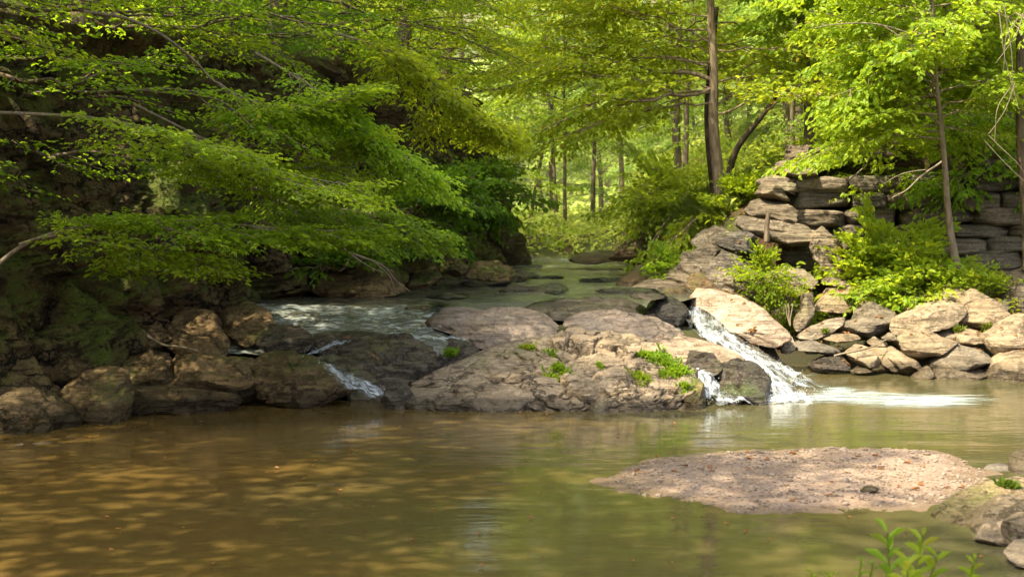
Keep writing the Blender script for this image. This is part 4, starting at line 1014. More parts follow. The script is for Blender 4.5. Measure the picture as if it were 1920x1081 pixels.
# --- single boughs seen against the dark cliff; each belongs to a small tree rooted in a crack of the rock
def bough(label, pts, r, leaf, mat, seed, nb=12, **kw):
    """a low tree growing sideways out of the rock: its stem follows pts (px, py, distance)"""
    p = np.array([P(*q) for q in pts]); rs = np.random.RandomState(seed)
    rt = root('overhanging_bough', label, 'bough', p[0], 'boughs hanging over the pool from the left')
    bpy.context.view_layer.update()
    wood, lf = MB(), MB()
    t0 = np.linspace(0, 1, len(p)); t = np.linspace(0, 1, 40)
    path = np.stack([np.interp(t, t0, p[:, j]) for j in range(3)], 1); kk = np.ones(7) / 7
    path = np.stack([np.convolve(np.pad(path[:, j], 3, mode='edge'), kk, 'valid') for j in range(3)], 1)
    r = r * .6; wood.tube(path, r * (1 - .8 * t) + .003, 6)
    T = nrm(np.gradient(path, axis=0)); first = kw.pop('first', .25)
    for b in range(nb + 1):
        f = first + (1 - first) * (b + rs.uniform(-.3, .3)) / nb; j = int(min(max(f, 0), 1) * 39); sgn = 1 if b % 2 else -1
        d = T[j] if b >= nb else nrm(rot_z(T[j], sgn * rs.uniform(.45, 1.1)) + np.array([0, 0, rs.uniform(-.22, .12)]))
        spray(rs, wood, lf, path[j], d, (.80 - .4 * f) * rs.uniform(.5, 1.1), r * .35, droop=.08, nb=6, nt=5, nl=7, leaf=leaf * .88, flat=.40, blen=.42, hang=.06)
    wood.obj('stem', M['twig'], rt); lf.obj('foliage', M[mat], rt, smooth_=False)

bough('low bough with a pale stem crossing in front of the cliff, lowest over the pool', [(-30, 520, 11.4), (40, 455, 11.6), (140, 425, 11.8), (260, 413, 12.), (420, 418, 12.3), (560, 432, 12.6), (650, 432, 12.8)], .028, .065, 'leaf_mid', 71, nb=16, first=.3)
bough('drooping twig bunch hanging below the low pale bough', [(30, 460, 11.5), (90, 440, 11.6), (190, 455, 11.7), (300, 470, 11.9), (340, 480, 12.)], .02, .065, 'leaf_mid', 72, nb=5, first=.3)
bough('straight bough entering at the left edge with sunlit yellow tips', [(-40, 210, 11.), (80, 214, 11.3), (200, 222, 11.6), (320, 260, 11.9), (440, 300, 12.2), (560, 330, 12.5), (640, 345, 12.7)], .022, .065, 'leaf_sun', 73, nb=12, first=.25)
bough('bright bough tip slanting down to the right above the gorge', [(470, 95, 13.2), (530, 130, 13.4), (600, 175, 13.6), (660, 225, 13.8), (720, 270, 14.), (770, 305, 14.1)], .025, .07, 'leaf_sun', 74, nb=12, first=.2)
bough('bough with pale bare stem below the top left corner', [(140, 20, 12.), (260, 35, 12.3), (360, 105, 12.6), (400, 158, 12.8), (480, 195, 13.), (560, 205, 13.1), (610, 190, 13.2)], .022, .07, 'leaf_mid', 75, nb=10, first=.5)
bough('green bough reaching far right over the upper stream', [(620, 60, 16.), (720, 90, 16.3), (800, 150, 16.6), (860, 205, 16.9), (930, 240, 17.2)], .03, .08, 'leaf_mid', 76, nb=14, first=.15)
bough('thin bough in the middle of the shaded foliage', [(240, 190, 12.8), (360, 250, 13.), (460, 300, 13.3), (580, 318, 13.6), (665, 275, 13.9)], .02, .07, 'leaf_mid', 77, nb=12, first=.2)
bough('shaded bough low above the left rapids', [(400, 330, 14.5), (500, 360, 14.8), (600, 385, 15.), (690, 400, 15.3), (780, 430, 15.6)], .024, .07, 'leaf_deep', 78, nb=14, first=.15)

# --- double trunked tree on the right bank
rs = np.random.RandomState(31)
pt = [P(1352, 440, 22), P(1352, 400, 22), P(1350, 350, 22), P(1342, 290, 22), P(1336, 220, 22), P(1340, 140, 22), P(1334, 60, 22), P(1330, -60, 22), P(1322, -200, 22), P(1318, -330, 22)]
fork = [P(1356, 375, 21.95), P(1366, 330, 21.9), P(1376, 285, 21.8), P(1402, 250, 21.7), P(1430, 217, 21.6), P(1462, 170, 21.5)]
dark = [P(1346, 420, 22.15), P(1338, 340, 22.2), P(1328, 260, 22.25), P(1326, 190, 22.3), P(1334, 110, 22.4), P(1345, 0, 22.5)]
limbs = [(P(1338, 152, 22), 180, 8, 2.2, dict(droop=.12, r0=.035)), (P(1337, 165, 22), 200, -2, 2.6, dict(r0=.03)), (P(1352, 395, 22), 215, -18, 1.3, dict(r0=.02)),
         (P(1458, 175, 21.5), 20, 30, 1.6, dict(r0=.03)), (P(1430, 217, 21.6), -60, 20, 1.5, dict(r0=.02))]
limbs += rand_limbs(rs, 26, .44, .99, 180, 180, -5, 35, 2.0, 3.2, top=.2, clear=50) + rand_limbs(rs, 12, .5, .95, 180, 40, -5, 25, 2.4, 3.6, top=.2)
tree('riverside_tree', 'double trunked tree with a forked dark limb, standing left of the stepped wall end', pt, .115, limbs, 'leaf_sun', 'bark_warm', seed=32, extra_stems=[(fork, .065, 'bark_dark'), (dark, .075, 'bark_dark')], leaf=.105, droop=.18, nb=9, nt=7, nl=6, flat=.8)

# --- leaning sapling in front of the wall
rs = np.random.RandomState(33)
pt = [P(1800, 540, 18.5), P(1794, 505, 18.5), P(1786, 460, 18.45), P(1779, 415, 18.4), P(1775, 370, 18.3), P(1772, 310, 18.2), P(1764, 230, 18.1), P(1755, 150, 18.), P(1750, 60, 18.), P(1748, -60, 18.)]
limbs = rand_limbs(rs, 26, .62, .98, 190, 110, 0, 35, .8, 1.6, top=-.3) + rand_limbs(rs, 10, .62, .95, 0, 60, 0, 30, 1.0, 1.7)
tree('sapling', 'slender leaning sapling with a bright yellow green crown, in front of the stone wall', pt, .062, limbs, 'leaf_sun', 'twig', seed=34, leaf=.10, droop=.25, nb=8, nt=6, nl=6, flat=.85, cat='sapling')
for k, (bx, by, bY, h, sd, lab) in enumerate([(1935, 480, 18.2, 6.5, 35, 'leafy tree rising at the right picture edge behind the sapling'), (1640, 330, 21.6, 5.5, 36, 'bushy bright tree on top of the stone wall'), (1520, 260, 22.5, 5.5, 37, 'young tree on the bank above the topmost wall stone'), (1850, 330, 21.4, 7., 38, 'tree behind the right half of the wall with hanging bare twigs')]):
    rs = np.random.RandomState(sd); b = P(bx, by, bY)
    limbs = rand_limbs(rs, 30, [.55, .5, .5, .5][k], .98, 200, 130, -5, 35, 1.3, 2.3, top=.25)
    tree('bank_tree', lab, trunk_path(rs, b, h, (-.10, -.06)), .09, limbs, 'leaf_sun', 'bark', seed=sd + 100, leaf=.11, droop=.2, nb=8, nt=6, nl=6, flat=.85, group='trees on the right bank')

# --- shrubs
def shrub(name, label, base, w, h, leaf, mat, seed, n=26, group=None, cat='shrub', pitch=(15, 85), flat=.7, az=(0, 360), nb=7):
    rs = np.random.RandomState(seed); base = np.asarray(base, float)
    rt = root(name, label, cat, base, group); bpy.context.view_layer.update()
    wood, lf = MB(), MB()
    for i in range(n):
        a = math.radians(rs.uniform(*az)); p = math.radians(rs.uniform(*pitch)); L = rs.uniform(.6, 1.) * (h * math.sin(p) + w * .5 * math.cos(p))
        d = np.array([math.cos(a) * math.cos(p), math.sin(a) * math.cos(p), math.sin(p)])
        spray(rs, wood, lf, base + np.array([rs.uniform(-.2, .2) * w, rs.uniform(-.15, .15) * w, -.05]), d, L, .012, droop=.28, nb=nb, nt=4, nl=6, leaf=leaf, flat=flat, blen=.36, wig=.06)
    wood.obj('stems', M['twig'], rt); lf.obj('foliage', M[mat], rt, smooth_=False)

shrub('shrub', 'large bright shrub with big leaves in front of the wall, left of the sapling trunk', P(1690, 556, 18.9), 1.25, 1.15, .12, 'leaf_sun', 81, n=26)
shrub('shrub', 'lower yellow green shrub at the foot of the wall beside the sapling', P(1725, 562, 18.4), .8, .5, .075, 'leaf_sun', 82, n=18)
shrub('creeper', 'dark green creeper sprawling over the broken rocks below the stepped wall', P(1432, 515, 18.4), .6, .4, .065, 'leaf_mid', 83, n=6, pitch=(-60, 60))
shrub('shrub', 'small shrub hanging over the rocks right of the creeper', P(1490, 575, 18.3), .4, .3, .06, 'leaf_mid', 84, n=5, pitch=(-40, 70))
shrub('shrub', 'airy shrub leaning over the far dark rock face', P(1275, 395, 26.6), 2.0, .9, .11, 'leaf_mid', 85, n=20, pitch=(-15, 60), az=(110, 290))
shrub('shrub', 'green tuft of leaves on the slope under the double trunked tree', P(1395, 400, 21.2), .6, .35, .08, 'leaf_mid', 86, n=10)
shrub('shrub', 'bush at the right edge between wall and grey boulder', P(1835, 575, 18.2), .6, .3, .06, 'leaf_sun', 87, n=9)
shrub('shrub', 'bush on the wall crest under the bushy bright tree', P(1640, 320, 20.9), 1.2, .7, .10, 'leaf_sun', 88, n=18, pitch=(0, 80))
shrub('shrub', 'hanging bush over the wall right of the sapling', P(1830, 325, 20.2), 1.6, .8, .09, 'leaf_sun', 89, n=20, pitch=(-10, 70))
shrub('shrub', 'small green plant at the right waterline upstream', P(1240, 503, 20.2), .35, .2, .06, 'leaf_mid', 90, n=7)
shrub('shrub', 'low plant on the cliff foot beside the upper stream', P(620, 500, 17.6), .8, .5, .08, 'leaf_deep', 91, n=12)
shrub('shrub', 'plants hanging on the dark gorge wall, nearest clump', P(760, 400, 19.6), 1.6, .8, .09, 'leaf_deep', 92, n=20, pitch=(-50, 50), az=(-120, 60))
shrub('shrub', 'plants hanging on the dark gorge wall, farther clump', P(870, 370, 23.2), 1.8, 1., .10, 'leaf_deep', 93, n=22, pitch=(-50, 50), az=(-120, 60))

def tuft(name, label, c, n, h, spread, mat, seed, w=.006, leafy=0, group=None):
    """a tuft of blades, with small leaves when leafy"""
    rs = np.random.RandomState(seed); c = np.asarray(c, float)
    mb = MB(); a = rs.uniform(0, 6.28, n); r = spread * (rs.rand(n) ** .8) * (.6 + .5 * np.sin(a * 2 + seed) * np.sin(a * 3 + 1))
    Pt = c + np.stack([np.cos(a) * r, np.sin(a) * r * .7, -.02 + 0 * a], 1)
    for q_ in range(n):
        Pt[q_, 2] = max(min(drop(Pt[q_, 0], Pt[q_, 1], 4.)[0][2], c[2] + spread * .9), c[2] - spread * 1.1) - .012
    D = nrm(np.stack([rs.normal(0, .55, n), rs.normal(0, .55, n) - .15, np.ones(n)], 1)); Nn = nrm(rs.normal(size=(n, 3)))
    L = h * rs.uniform(.5, 1.1, n)
    mb.leaves(Pt, D, Nn, L, w * rs.uniform(.8, 1.5, n), fold=.3, droop=.35)
    if leafy:
        k = rs.randint(0, n, leafy); q = Pt[k] + D[k] * (L[k] * rs.uniform(.2, .9, leafy))[:, None]
        mb.leaves(q, nrm(rs.normal(size=(leafy, 3)) + np.array([0, 0, .2])), nrm(rs.normal(size=(leafy, 3)) * .6 + np.array([0, -.3, 1])), rs.uniform(.02, .045, leafy), rs.uniform(.014, .025, leafy))
    mb.V = [v - c for v in mb.V]
    o = mb.obj(name, M[mat], None, False); o.location = c
    return tag(o, label, 'plant', group)

tufts = [
 (845, 668, 60, .12, .08, 60, 'little sunlit plant on the left shoulder of the fractured outcrop'),
 (995, 655, 70, .08, .10, 40, 'grass tuft near the top middle of the fractured outcrop'),
 (1035, 668, 60, .07, .09, 40, 'small green tuft right of the top middle grass on the outcrop'),
 (1045, 695, 110, .10, .15, 160, 'leafy weed growing in the main crack of the outcrop'),
 (1125, 690, 40, .06, .05, 30, 'thin green tuft in a crack right of the leafy weed'),
 (1205, 668, 60, .10, .06, 40, 'tall thin grass high on the right part of the outcrop'),
 (1240, 680, 230, .11, .22, 240, 'thick green grass patch on the right shoulder of the outcrop'),
 (1268, 702, 230, .10, .20, 260, 'lower grass patch above the mossy end rock'),
 (1205, 712, 90, .09, .14, 120, 'drooping weed on the right front of the outcrop'),
 (1285, 730, 100, .06, .10, 60, 'mossy tuft at the right tip of the outcrop'),
]
for i, (a, b, n, h, s, lf_, lab) in enumerate(tufts):
    p_, _n = hit(a, b)
    if p_ is not None: tuft('grass_tuft', lab, p_ + np.array([0, .02, 0]), n, h, s * 1.15, 'leaf_gold' if i in (0, 6) else 'leaf_sun', 700 + i, leafy=lf_, group='tufts growing on the outcrop')
for i, (a, b, n, h, s, lf_, lab) in enumerate([
 (1590, 650, 80, .14, .12, 90, 'green tuft between the striped slab and the thin pale slab'),
 (1532, 600, 60, .16, .10, 90, 'dark green tuft beside the upright leaning slab'),
 (1798, 622, 50, .10, .08, 60, 'yellow green weed between the tall rounded boulder and the dappled one'),
 (1850, 618, 50, .12, .08, 60, 'weed under the large boulder at the right edge'),
 (1548, 627, 30, .10, .025, 40, 'small weed left of the thin pale slab'),
 (1895, 915, 200, .07, .085, 0, 'short bright grass on the long mossy boulder at the near right corner'),
 (1600, 570, 60, .12, .1, 60, 'weed on the broad flat topped boulder'),
]):
    p_, _n = hit(a, b)
    if p_ is not None: tuft('weed', lab, p_ + np.array([0, .02, 0]), n, h, s, 'grass', 740 + i, leafy=lf_, group='weeds between the bank rocks')

# --- tall weeds in front of the camera
def weed(label, x, y, h, seed, leafL, mat, lean=0., nleaf=16, group=None):
    rs = np.random.RandomState(seed); z = terr1(x, y); base = np.array([x, y, z])
    rt = root('willow_herb', label, 'plant', base, group); bpy.context.view_layer.update()
    t = np.linspace(0, 1, 10); path = base + np.stack([lean * h * t ** 1.5 + .01 * np.sin(t * 7), 0 * t, h * t - .03], 1)
    st = MB(); st.tube(path, .004 * (1 - .6 * t) + .0012, 5); lf = MB()
    g = np.linspace(.3, 1, nleaf); q = np.stack([np.interp(g, t, path[:, j]) for j in range(3)], 1)
    a = np.arange(nleaf) * 2.4 + rs.uniform(0, 6); D = np.stack([np.cos(a), np.sin(a) * .6, .75 + .3 * g], 1); Nn = np.stack([-np.cos(a) * .6, -np.sin(a) * .6, np.ones(nleaf)], 1)
    L = 1.6 * leafL * (1.15 - .75 * g) * rs.uniform(.8, 1.2, nleaf)
    lf.leaves(q, D, nrm(Nn), L, L * .30, fold=.2, droop=.3)
    st.obj('stem', M['grass'], rt); lf.obj('leaves', M[mat], rt, False)
for i, (px, py, Y, lL, ln, mt, lab) in enumerate([
 (1660, 995, 5.4, .11, -.12, 'leaf_gold', 'tall weed with narrow leaves at the bottom edge, bending left'),
 (1728, 1000, 5.3, .10, .05, 'leaf_gold', 'tallest upright weed with narrow leaves at the bottom edge'),
 (1825, 1045, 5.3, .08, .08, 'leaf_sun', 'rightmost weed top at the bottom edge'),
 (1755, 1040, 5.35, .09, .15, 'leaf_sun', 'shorter leafy weed right of the upright one'),
 (1700, 1048, 5.2, .09, -.05, 'leaf_gold', 'broad leaved weed between the two tallest'),
 (1612, 1048, 5.3, .045, 0., 'leaf_gold', 'left of the two yellow budded weed spikes'),
 (1634, 1052, 5.35, .045, .04, 'leaf_gold', 'right of the two yellow budded weed spikes'),
 (1520, 1072, 5.3, .05, 0., 'leaf_sun', 'leftmost weed tip just reaching the picture bottom'),
 (1552, 1074, 5.2, .05, .05, 'leaf_sun', 'second low weed tip at the picture bottom'),
]):
    tp = P(px, py - 12, Y); g = terr1(tp[0], Y); h = tp[2] - g
    weed(lab, tp[0] - ln * h, Y, h, 800 + i, lL, mt, ln, nleaf=20 if lL > .06 else 26, group='weeds at the near bank')

# ------------------------------------------------------------------ background wood: four kinds, copied
def dup(rt, loc, rz, sc, label, group):
    r = rt.copy(); C.objects.link(r); r.location = loc; r.rotation_euler = (0, 0, rz); r.scale = (sc,) * 3
    r['label'] = label; r['group'] = group
    for ch in list(rt.children):
        c = ch.copy(); C.objects.link(c); c.parent = r; c.matrix_parent_inverse = Matrix()
        if c.name.startswith('trunk'): pass
    return r

def proto(seed, h, r, f0, mat, leaf, nl, L0, L1, **kw):
    rs = np.random.RandomState(seed)
    limbs = rand_limbs(rs, nl, f0, .99, 0, 180, -5, 40, L0, L1, top=.35)
    k = dict(droop=.18, nb=8, nt=6, nl=5, flat=.85, twigs=False, simple=True); k.update(kw)
    rt = tree('wood_tree', '', trunk_path(rs, (0, 0, 0), h, (rs.uniform(-.05, .05), rs.uniform(-.05, .05)), K=16), r, limbs, mat, 'bark', seed=seed + 1, leaf=leaf, **k)
    # make the parts local to the tree so that copies can be placed anywhere
    for c in rt.children: c.matrix_parent_inverse = Matrix()
    off = Vector(rt.location)
    for c in rt.children: c.data.transform(Matrix.Translation(-off))
    return rt
PR = [proto(901, 15., .13, .12, 'leaf_sun', .17, 34, 2.4, 4.2), proto(911, 17., .14, .22, 'leaf_gold', .18, 34, 2.6, 4.4), proto(921, 12., .10, .08, 'leaf_far', .17, 30, 2.0, 3.6), proto(931, 14., .11, .15, 'leaf_gold', .16, 34, 2.2, 4.0)]
used = [False] * 4
def place(kind, x, y, rz, sc, label, group, dz=0.):
    z = terr1(x, y) + dz
    if not used[kind]:
        r = PR[kind]; used[kind] = True; r.location = (x, y, z); r.rotation_euler = (0, 0, rz); r.scale = (sc,) * 3; r['label'] = label; r['group'] = group
        return r
    return dup(PR[kind], (x, y, z), rz, sc, label, group)

rs = np.random.RandomState(77)
gR = 'trees of the sunny wood on the right hillside'
cand = [(x + rs.uniform(-.6, .6), y + rs.uniform(-.7, .7)) for y in np.arange(23.2, 44, 2.6) for x in np.arange(3.6, 19, 2.1)]
cand = [(x, y) for x, y in cand if x - xr(y) > 1.6 + (y < 26) * .6 and x < .38 * y + 1.6]
for i, (x, y) in enumerate(cand):
    place(int(rs.choice([0, 1, 3, 3, 2])), x, y, rs.uniform(0, 6.28), rs.uniform(.40, .62) * (1 + (y - 23) * .015), 'thin trunked tree in the sunny yellow green wood above the right bank', gR)
gC = 'trees arching over the stream beyond the gorge'
for i, (x, y, k, s) in enumerate([(-1.2, 33.5, 0, .75), (4.0, 33.2, 0, .6), (4.6, 39., 0, .6), (-3.6, 38., 0, .7), (1.3, 46.5, 2, .7), (-2.4, 35.2, 3, .5), (5.6, 36.2, 3, .6), (3.2, 50., 2, .9)]):
    place(k, x, y, rs.uniform(0, 6.28), s, ['dark leaning tree behind the end of the left cliff', 'shaded tree on the right side where the stream leaves the gorge', 'green tree over the far end of the water', 'shaded tree beyond the cliff end', 'pale tree standing alone in the sunlit opening', 'lower leafy tree just behind the cliff end', 'golden green tree on the right of the stream mouth', 'taller pale tree behind the sunlit opening'][i], gC)
gF = 'far trees closing the valley'
for i in range(40):
    y = rs.uniform(48, 85); x = rs.uniform(-.38, .42) * y + rs.uniform(-3, 3)
    place(int(rs.choice([1, 2, 2, 3])), x, y, rs.uniform(0, 6.28), rs.uniform(.95, 1.5), 'pale sunlit tree in the far wood that closes the valley', gF)
gH = 'trees of the wood on the left hillside'
for i, (x, y, k) in enumerate([(-10, 27, 0), (-8, 33, 3), (-9, 39, 1), (-5, 41, 2)]):
    place(k, x, y, rs.uniform(0, 6.28), rs.uniform(.55, .7), 'tall tree of the shaded wood on the left hillside', gH)

# slim trunks seen in the opening
for i, (px, py, Y, tx, r, lab) in enumerate([
 (1045, 478, 38, -10, .10, 'slim leaning trunk in the opening, second from the left'), (1063, 476, 39, -6, .09, 'slim trunk close beside the second one in the opening'), (1110, 452, 42, -4, .12, 'dark short trunk right of the opening middle'),
 (985, 460, 40, 60, .09, 'slanting trunk against the cliff end'), (1025, 455, 46, -30, .16, 'thick pale trunk in the opening'), (1165, 440, 45, 0, .16, 'broad pale trunk at the right of the opening')]):
    rs2 = np.random.RandomState(950 + i); b = P(px, py, Y); b[2] = terr1(b[0], Y); h = 8.5
    tree('slim_tree', lab, trunk_path(rs2, b, h, (tx / 260., 0), K=12), r * .65, rand_limbs(rs2, 22, .28, .98, 0, 180, -10, 35, 1.5, 2.6), 'leaf_mid' if i in (0, 1, 3) else 'leaf_far', 'bark' if i < 4 else 'twig', seed=960 + i, leaf=.14, droop=.25, nb=7, nt=5, nl=5, flat=.6, simple=True, twigs=False, group='trunks in the sunlit opening')

# ------------------------------------------------------------------ ground cover (uncountable)
def cover(name, region, n, leaf, h, mat, seed, dens=None, blades=False):
    rs = np.random.RandomState(seed); x0, x1, y0, y1 = region
    nc = n // 12
    cx = rs.uniform(x0, x1, nc * 3); cy = rs.uniform(y0, y1, nc * 3)
    if dens is not None: k = dens(cx, cy); cx, cy = cx[k], cy[k]
    cx, cy = cx[:nc], cy[:nc]; m = 12
    X = (cx[:, None] + rs.normal(0, .16 + h * .2, (len(cx), m))).ravel(); Y = (cy[:, None] + rs.normal(0, .16 + h * .2, (len(cx), m))).ravel()
    Z = terrain(X, Y) + np.repeat(rs.uniform(.05, 1, len(cx)) ** 1.5 * h, m) * rs.uniform(.15, 1., len(X))
    D = rs.normal(size=(len(X), 3)); D[:, 2] = D[:, 2] * .4 - .1
    Nn = rs.normal(0, .6, (len(X), 3)); Nn[:, 2] += 1
    L = leaf * rs.uniform(.6, 1.3, len(X)); mb = MB()
    if blades:
        D = rs.normal(0, .35, (len(X), 3)); D[:, 2] = 1; Nn = rs.normal(size=(len(X), 3)); Z = terrain(X, Y) - .02
        mb.leaves(np.stack([X, Y, Z], 1), D, nrm(Nn), L * 2.6, L * .22, droop=.5, simple=True)
    else:
        mb.leaves(np.stack([X, Y, Z], 1), D, nrm(Nn), L, L * .58, simple=True)
    struct(mb.obj(name, M[mat], None, False), 'stuff')

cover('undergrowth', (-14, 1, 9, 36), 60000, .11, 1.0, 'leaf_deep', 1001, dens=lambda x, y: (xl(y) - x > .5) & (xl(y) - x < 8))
cover('undergrowth', (2.4, 16, 21, 40), 52000, .12, .8, 'leaf_gold', 1002, dens=lambda x, y: (x - xr(y) > .7 + 1.5 * ((y > 23) & (y < 29))) & ((y > 21.2)))
cover('grass', (2.6, 6, 20.5, 26), 16000, .11, .2, 'grass', 1003, dens=lambda x, y: (x - xr(y) > .8) & (y > 21.3), blades=True)
cover('meadow_plants', (-8, 12, 34.5, 60), 60000, .16, .8, 'leaf_far', 1004, dens=lambda x, y: (x - np.where(y < 40, -3, -9) > 0) & (terrain(x, y) > 1.02))
cover('far_undergrowth', (-40, 45, 58, 110), 60000, .5, 2.5, 'leaf_far', 1005)
cover('bank_plants', (3., 8., 18.6, 20.3), 3000, .07, .18, 'leaf_sun', 1006)

# dry leaves on the right bank and on the rocks
def litter(name, n, region, seed, L=(.04, .08)):
    rs = np.random.RandomState(seed); mb = MB(); Ps, Ns = [], []
    for _ in range(n):
        x, y = rs.uniform(region[0], region[1]), rs.uniform(region[2], region[3])
        if y < 17 and x < 2.3: continue
        p, nn = drop(x, y)
        if p[2] < .1 or nn[2] < .85 or (p[2] > terr1(x, y) + .02 and rs.rand() < .6): continue
        Ps.append(p + nn * .012); Ns.append(nn)
    Ps, Ns = np.array(Ps), np.array(Ns); k = len(Ps); a = rs.uniform(0, 6.28, k)
    D = np.stack([np.cos(a), np.sin(a), 0 * a], 1); D = D - (D * Ns).sum(1, keepdims=True) * Ns
    l = rs.uniform(L[0], L[1], k)
    mb.leaves(Ps, D + rs.normal(0, .15, D.shape), nrm(Ns + rs.normal(0, .25, Ns.shape)), l, l * .6, fold=.3)
    struct(mb.obj(name, M['litter'], None, False), 'stuff')
def floating():
    rs = np.random.RandomState(91); k = 70; mb = MB(); px = rs.uniform(60, 1850, k); py = 770 + 290 * rs.rand(k) ** 1.5
    q = np.array([PZ(a, b, .008) for a, b in zip(px, py)]); a = rs.uniform(0, 6.28, k); L = rs.uniform(.018, .045, k)
    mb.leaves(q + np.array([0, 0, .004]), np.stack([np.cos(a), np.sin(a), .05 + 0 * a], 1), nrm(np.stack([rs.normal(0, .15, k), rs.normal(0, .15, k), np.ones(k)], 1)), L, L * .6)
    struct(mb.obj('floating_leaves', M['litter'], None, False), 'stuff')
floating()
litter('leaf_litter', 650, (2.6, 7.5, 16.0, 20.2), 41)

def fallen(label, px, py, s, seed):
    p_, n_ = hit(px, py)
    if p_ is None: return
    mb = MB(); rs = np.random.RandomState(seed); a = rs.uniform(0, 6.28, 5) + np.arange(5) * 1.2
    D = np.stack([np.cos(a), 0 * a - .1, np.sin(a)], 1); Nn = np.broadcast_to(n_, D.shape)
    mb.leaves(np.zeros((5, 3)), D, Nn, s, s * .6); o = mb.obj('fallen_leaf', M['litter'], None, False); o.location = p_ + n_ * .02
    tag(o, label, 'leaf', 'single fallen leaves on the wet rocks')
fallen('orange fallen leaf stuck on the glossy dark rock by the left falls', 702, 672, .055, 1)
fallen('yellow leaf lying on the moss of the glossy dark rock', 650, 636, .035, 2)
fallen('orange leaf on the sloping boulder right of the main cascade', 1412, 618, .06, 3)
fallen('orange leaf on the broad flat topped boulder', 1612, 563, .07, 4)

# ------------------------------------------------------------------ dead branches, drift wood, bare twigs
def stick(name, label, paths, mat='twig', cat='branch', group=None):
    mb = MB(); first = None
    for pts, r0, r1 in paths:
        p = np.array([P(*q) for q in pts]); first = p[0] if first is None else first
        t0 = np.linspace(0, 1, len(p)); t = np.linspace(0, 1, len(p) * 5); q = np.stack([np.interp(t, t0, p[:, j]) for j in range(3)], 1)
        rs = np.random.RandomState(int(abs(pts[0][0])) + 3); q = q + np.cumsum(rs.normal(0, .006, q.shape), 0) * np.minimum(1, t * 4)[:, None]
        kk = np.ones(5) / 5; q = np.stack([np.convolve(np.pad(q[:, j], 2, mode='edge'), kk, 'valid') for j in range(3)], 1)
        mb.tube(q, r0 + (r1 - r0) * t, 6)
    mb.V = [v - first for v in mb.V]; o = mb.obj(name, M[mat]); o.location = first
    return tag(o, label, cat, group)
stick('dead_branch', 'bare dead branch hanging into the upper stream from the left cliff', [([(590, 435, 16.5), (650, 470, 16.8), (700, 490, 17.), (725, 505, 17.1), (745, 525, 17.2), (775, 548, 17.3)], .022, .006), ([(700, 490, 17.), (730, 520, 17.1), (738, 552, 17.15)], .012, .004), ([(640, 463, 16.7), (690, 500, 16.9), (720, 512, 17.)], .012, .006), ([(662, 478, 16.85), (655, 500, 16.85)], .006, .003)])
stick('drift_wood', 'crooked pale stick lying on rocks at the cliff foot', [([(262, 615, 13.9), (280, 635, 13.8), (310, 648, 13.7), (340, 652, 13.6), (372, 656, 13.6)], .016, .01)])
stick('drift_wood', 'short pale log floating at the left picture edge', [([(-20, 845, 10.9), (15, 838, 11.), (38, 831, 11.1)], .035, .02)])
stick('drift_wood', 'thin stick in the water right of the floating log', [([(58, 834, 11.1), (95, 830, 11.2), (128, 826, 11.3)], .012, .006)])
stick('tree_stump', 'broken dead stem standing on the stepped wall end', [([(1437, 455, 19.2), (1436, 425, 19.2), (1437, 392, 19.2)], .045, .03)], mat='bark', cat='stump')
stick('bare_twigs', 'long pale bare twig arching in the upper right trees', [([(1715, 65, 17), (1640, 45, 17), (1560, 52, 17), (1520, 60, 17)], .012, .004), ([(1650, 46, 17), (1700, 75, 16.9), (1740, 60, 16.9)], .006, .003), ([(1690, 70, 17), (1700, 88, 17), (1730, 80, 17)], .006, .003)])
stick('bare_twigs', 'thin bare branch in front of the wall left of the sapling', [([(1770, 300, 16.8), (1730, 325, 16.8), (1695, 360, 16.8), (1670, 372, 16.8)], .014, .005), ([(1740, 318, 16.8), (1690, 325, 16.8), (1660, 345, 16.8)], .007, .003)])
stick('bare_twigs', 'bare forked twig against the wall top', [([(1590, 340, 19), (1620, 310, 19), (1640, 285, 19), (1670, 270, 19)], .012, .006), ([(1630, 295, 19), (1600, 290, 19)], .007, .004)])
for i, (a, b, lab) in enumerate([((1920, 20), (1862, 130), 'hanging vine stem at the upper right edge, upper one'), ((1905, 150), (1850, 260), 'hanging vine stem at the right edge, middle one'), ((1850, 250), (1925, 345), 'slanting bare stem at the right edge above the wall'), ((1880, 0), (1900, 200), 'upright vine stem near the right edge')]):
    stick('vine', lab, [([(a[0], a[1], 16.2), ((a[0] + b[0]) / 2 + 12, (a[1] + b[1]) / 2, 16.2), (b[0], b[1], 16.3)], .006, .004), ([(a[0] - 8, a[1] + 10, 16.3), ((a[0] + b[0]) / 2 - 10, (a[1] + b[1]) / 2, 16.3), (b[0] + 14, b[1] + 12, 16.3)], .006, .003)], cat='vine', group='vine stems at the right edge')
stick('drift_wood', 'grey driftwood stick caught between the slanting striped slabs', [([(1560, 668, 16.4), (1600, 655, 16.4), (1640, 648, 16.5), (1668, 630, 16.6)], .014, .006)])
stick('drift_wood', 'thin dry stick lying along the top edge of the sandbar', [([(1420, 846, 10.75), (1470, 841, 10.8), (1530, 843, 10.8)], .008, .004)])
stick('drift_wood', 'twig washed onto the left end of the sandbar', [([(1190, 893, 9.6), (1225, 886, 9.7), (1262, 890, 9.7)], .007, .003)])
for i, (a_, lab) in enumerate([(-8, 'dry bent stalk beside the creeper, left one'), (0, 'dry upright stalk beside the creeper'), (9, 'dry leaning stalk beside the creeper, right one')]):
    stick('dry_stalk', lab, [([(1482, 612, 17.3), (1481 + a_ * .4, 590, 17.3), (1481 + a_, 562, 17.35)], .008, .004)], cat='stalk', group='dry stalks beside the cascade boulder')
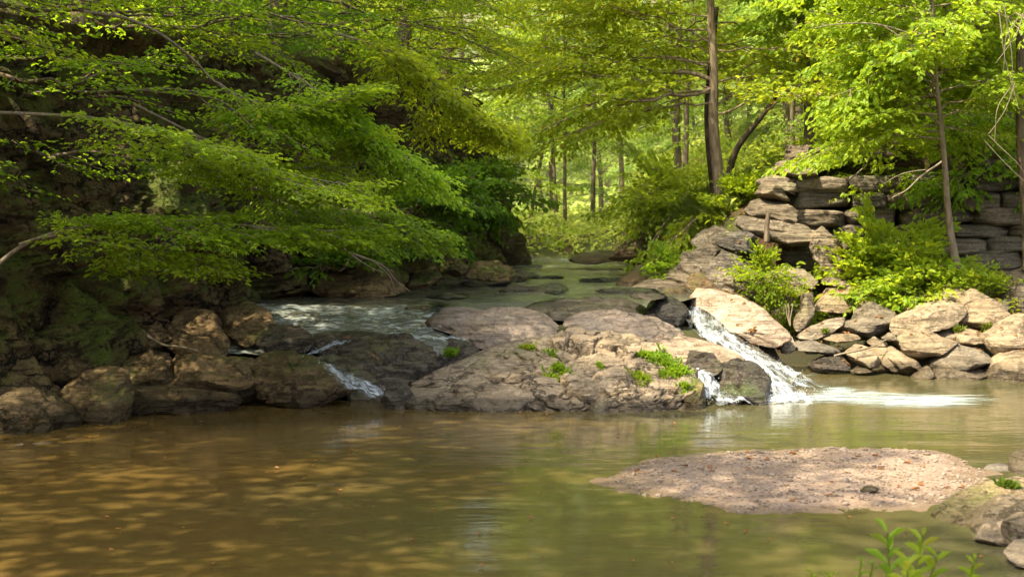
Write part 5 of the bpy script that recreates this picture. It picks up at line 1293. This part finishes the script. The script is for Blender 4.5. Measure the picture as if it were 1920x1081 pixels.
stick('tree_root', 'bare roots hanging down the far dark rock face', [([(1265, 400, 25.6), (1240, 430, 25.4), (1215, 470, 25.3), (1195, 488, 25.3)], .03, .01), ([(1240, 430, 25.4), (1228, 460, 25.3), (1220, 482, 25.3)], .016, .008)], cat='roots')

# ------------------------------------------------------------------ light, sky, camera
SUN_EL, AZ = math.radians(58), math.radians(180 + 36)      # towards the sun: left, a little to the viewer's side
sd = Vector((math.cos(AZ) * math.cos(SUN_EL), math.sin(AZ) * math.cos(SUN_EL), math.sin(SUN_EL)))
sun = bpy.data.lights.new('Sun', 'SUN'); sun.energy = 3.8; sun.angle = math.radians(.8); sun.color = (1, .90, .66)
so = bpy.data.objects.new('Sun', sun); C.objects.link(so); so.rotation_euler = sd.to_track_quat('Z', 'Y').to_euler(); so.location = sd * 60
w = bpy.data.worlds.new('World'); scn.world = w; w.use_nodes = True
t = w.node_tree; t.nodes.clear()
sky = t.nodes.new('ShaderNodeTexSky'); sky.sky_type = 'NISHITA'; sky.sun_disc = False; sky.sun_elevation = SUN_EL; sky.dust_density = 4.
sky.sun_rotation = math.atan2(sd.x, sd.y)
hs = t.nodes.new('ShaderNodeHueSaturation'); hs.inputs['Saturation'].default_value = .55
bg = t.nodes.new('ShaderNodeBackground'); bg.inputs[1].default_value = .15; wo = t.nodes.new('ShaderNodeOutputWorld')
t.links.new(sky.outputs[0], hs.inputs['Color']); t.links.new(hs.outputs[0], bg.inputs[0]); t.links.new(bg.outputs[0], wo.inputs[0])

m, t_, out_ = nt('sunlit_haze'); vs = t_.nodes.new('ShaderNodeVolumeScatter'); vs.inputs['Density'].default_value = .0034; vs.inputs['Anisotropy'].default_value = .2; vs.inputs['Color'].default_value = (1., .95, .62, 1)
t_.links.new(vs.outputs[0], out_.inputs['Volume'])
hz = MB(); hx, hy, hz_ = np.array([[-30, 40], [21, 95], [.4, 24]]) ; hz.add([[hx[i], hy[j], hz_[k]] for i in (0, 1) for j in (0, 1) for k in (0, 1)], [[0, 1, 3, 2], [4, 6, 7, 5], [0, 4, 5, 1], [2, 3, 7, 6], [0, 2, 6, 4], [1, 5, 7, 3]])
struct(hz.obj('haze', m, None, False))

cam = bpy.data.cameras.new('Camera'); co = bpy.data.objects.new('Camera', cam); C.objects.link(co); scn.camera = co
co.location = (0, 0, CAM_H); co.rotation_euler = (math.pi / 2 - PITCH, 0, 0)
cam.sensor_width = 36; cam.lens = F_PX / 1920 * 36; cam.clip_end = 600; cam.clip_start = .05
cam.dof.use_dof = True; cam.dof.focus_distance = 14.; cam.dof.aperture_fstop = 3.5

scn.view_settings.view_transform = 'Standard'; scn.view_settings.look = 'None'; scn.view_settings.exposure = 0
scn.cycles.use_denoising = True; scn.cycles.film_exposure = 3.6
scn.cycles.max_bounces = 8; scn.cycles.diffuse_bounces = 5; scn.cycles.glossy_bounces = 2; scn.cycles.transmission_bounces = 4; scn.cycles.transparent_max_bounces = 8
scn.cycles.sample_clamp_indirect = 4.
scn.cycles.volume_bounces = 0; scn.cycles.volume_step_rate = 4; scn.cycles.volume_max_steps = 64
scn.cycles.caustics_reflective = False; scn.cycles.caustics_refractive = False
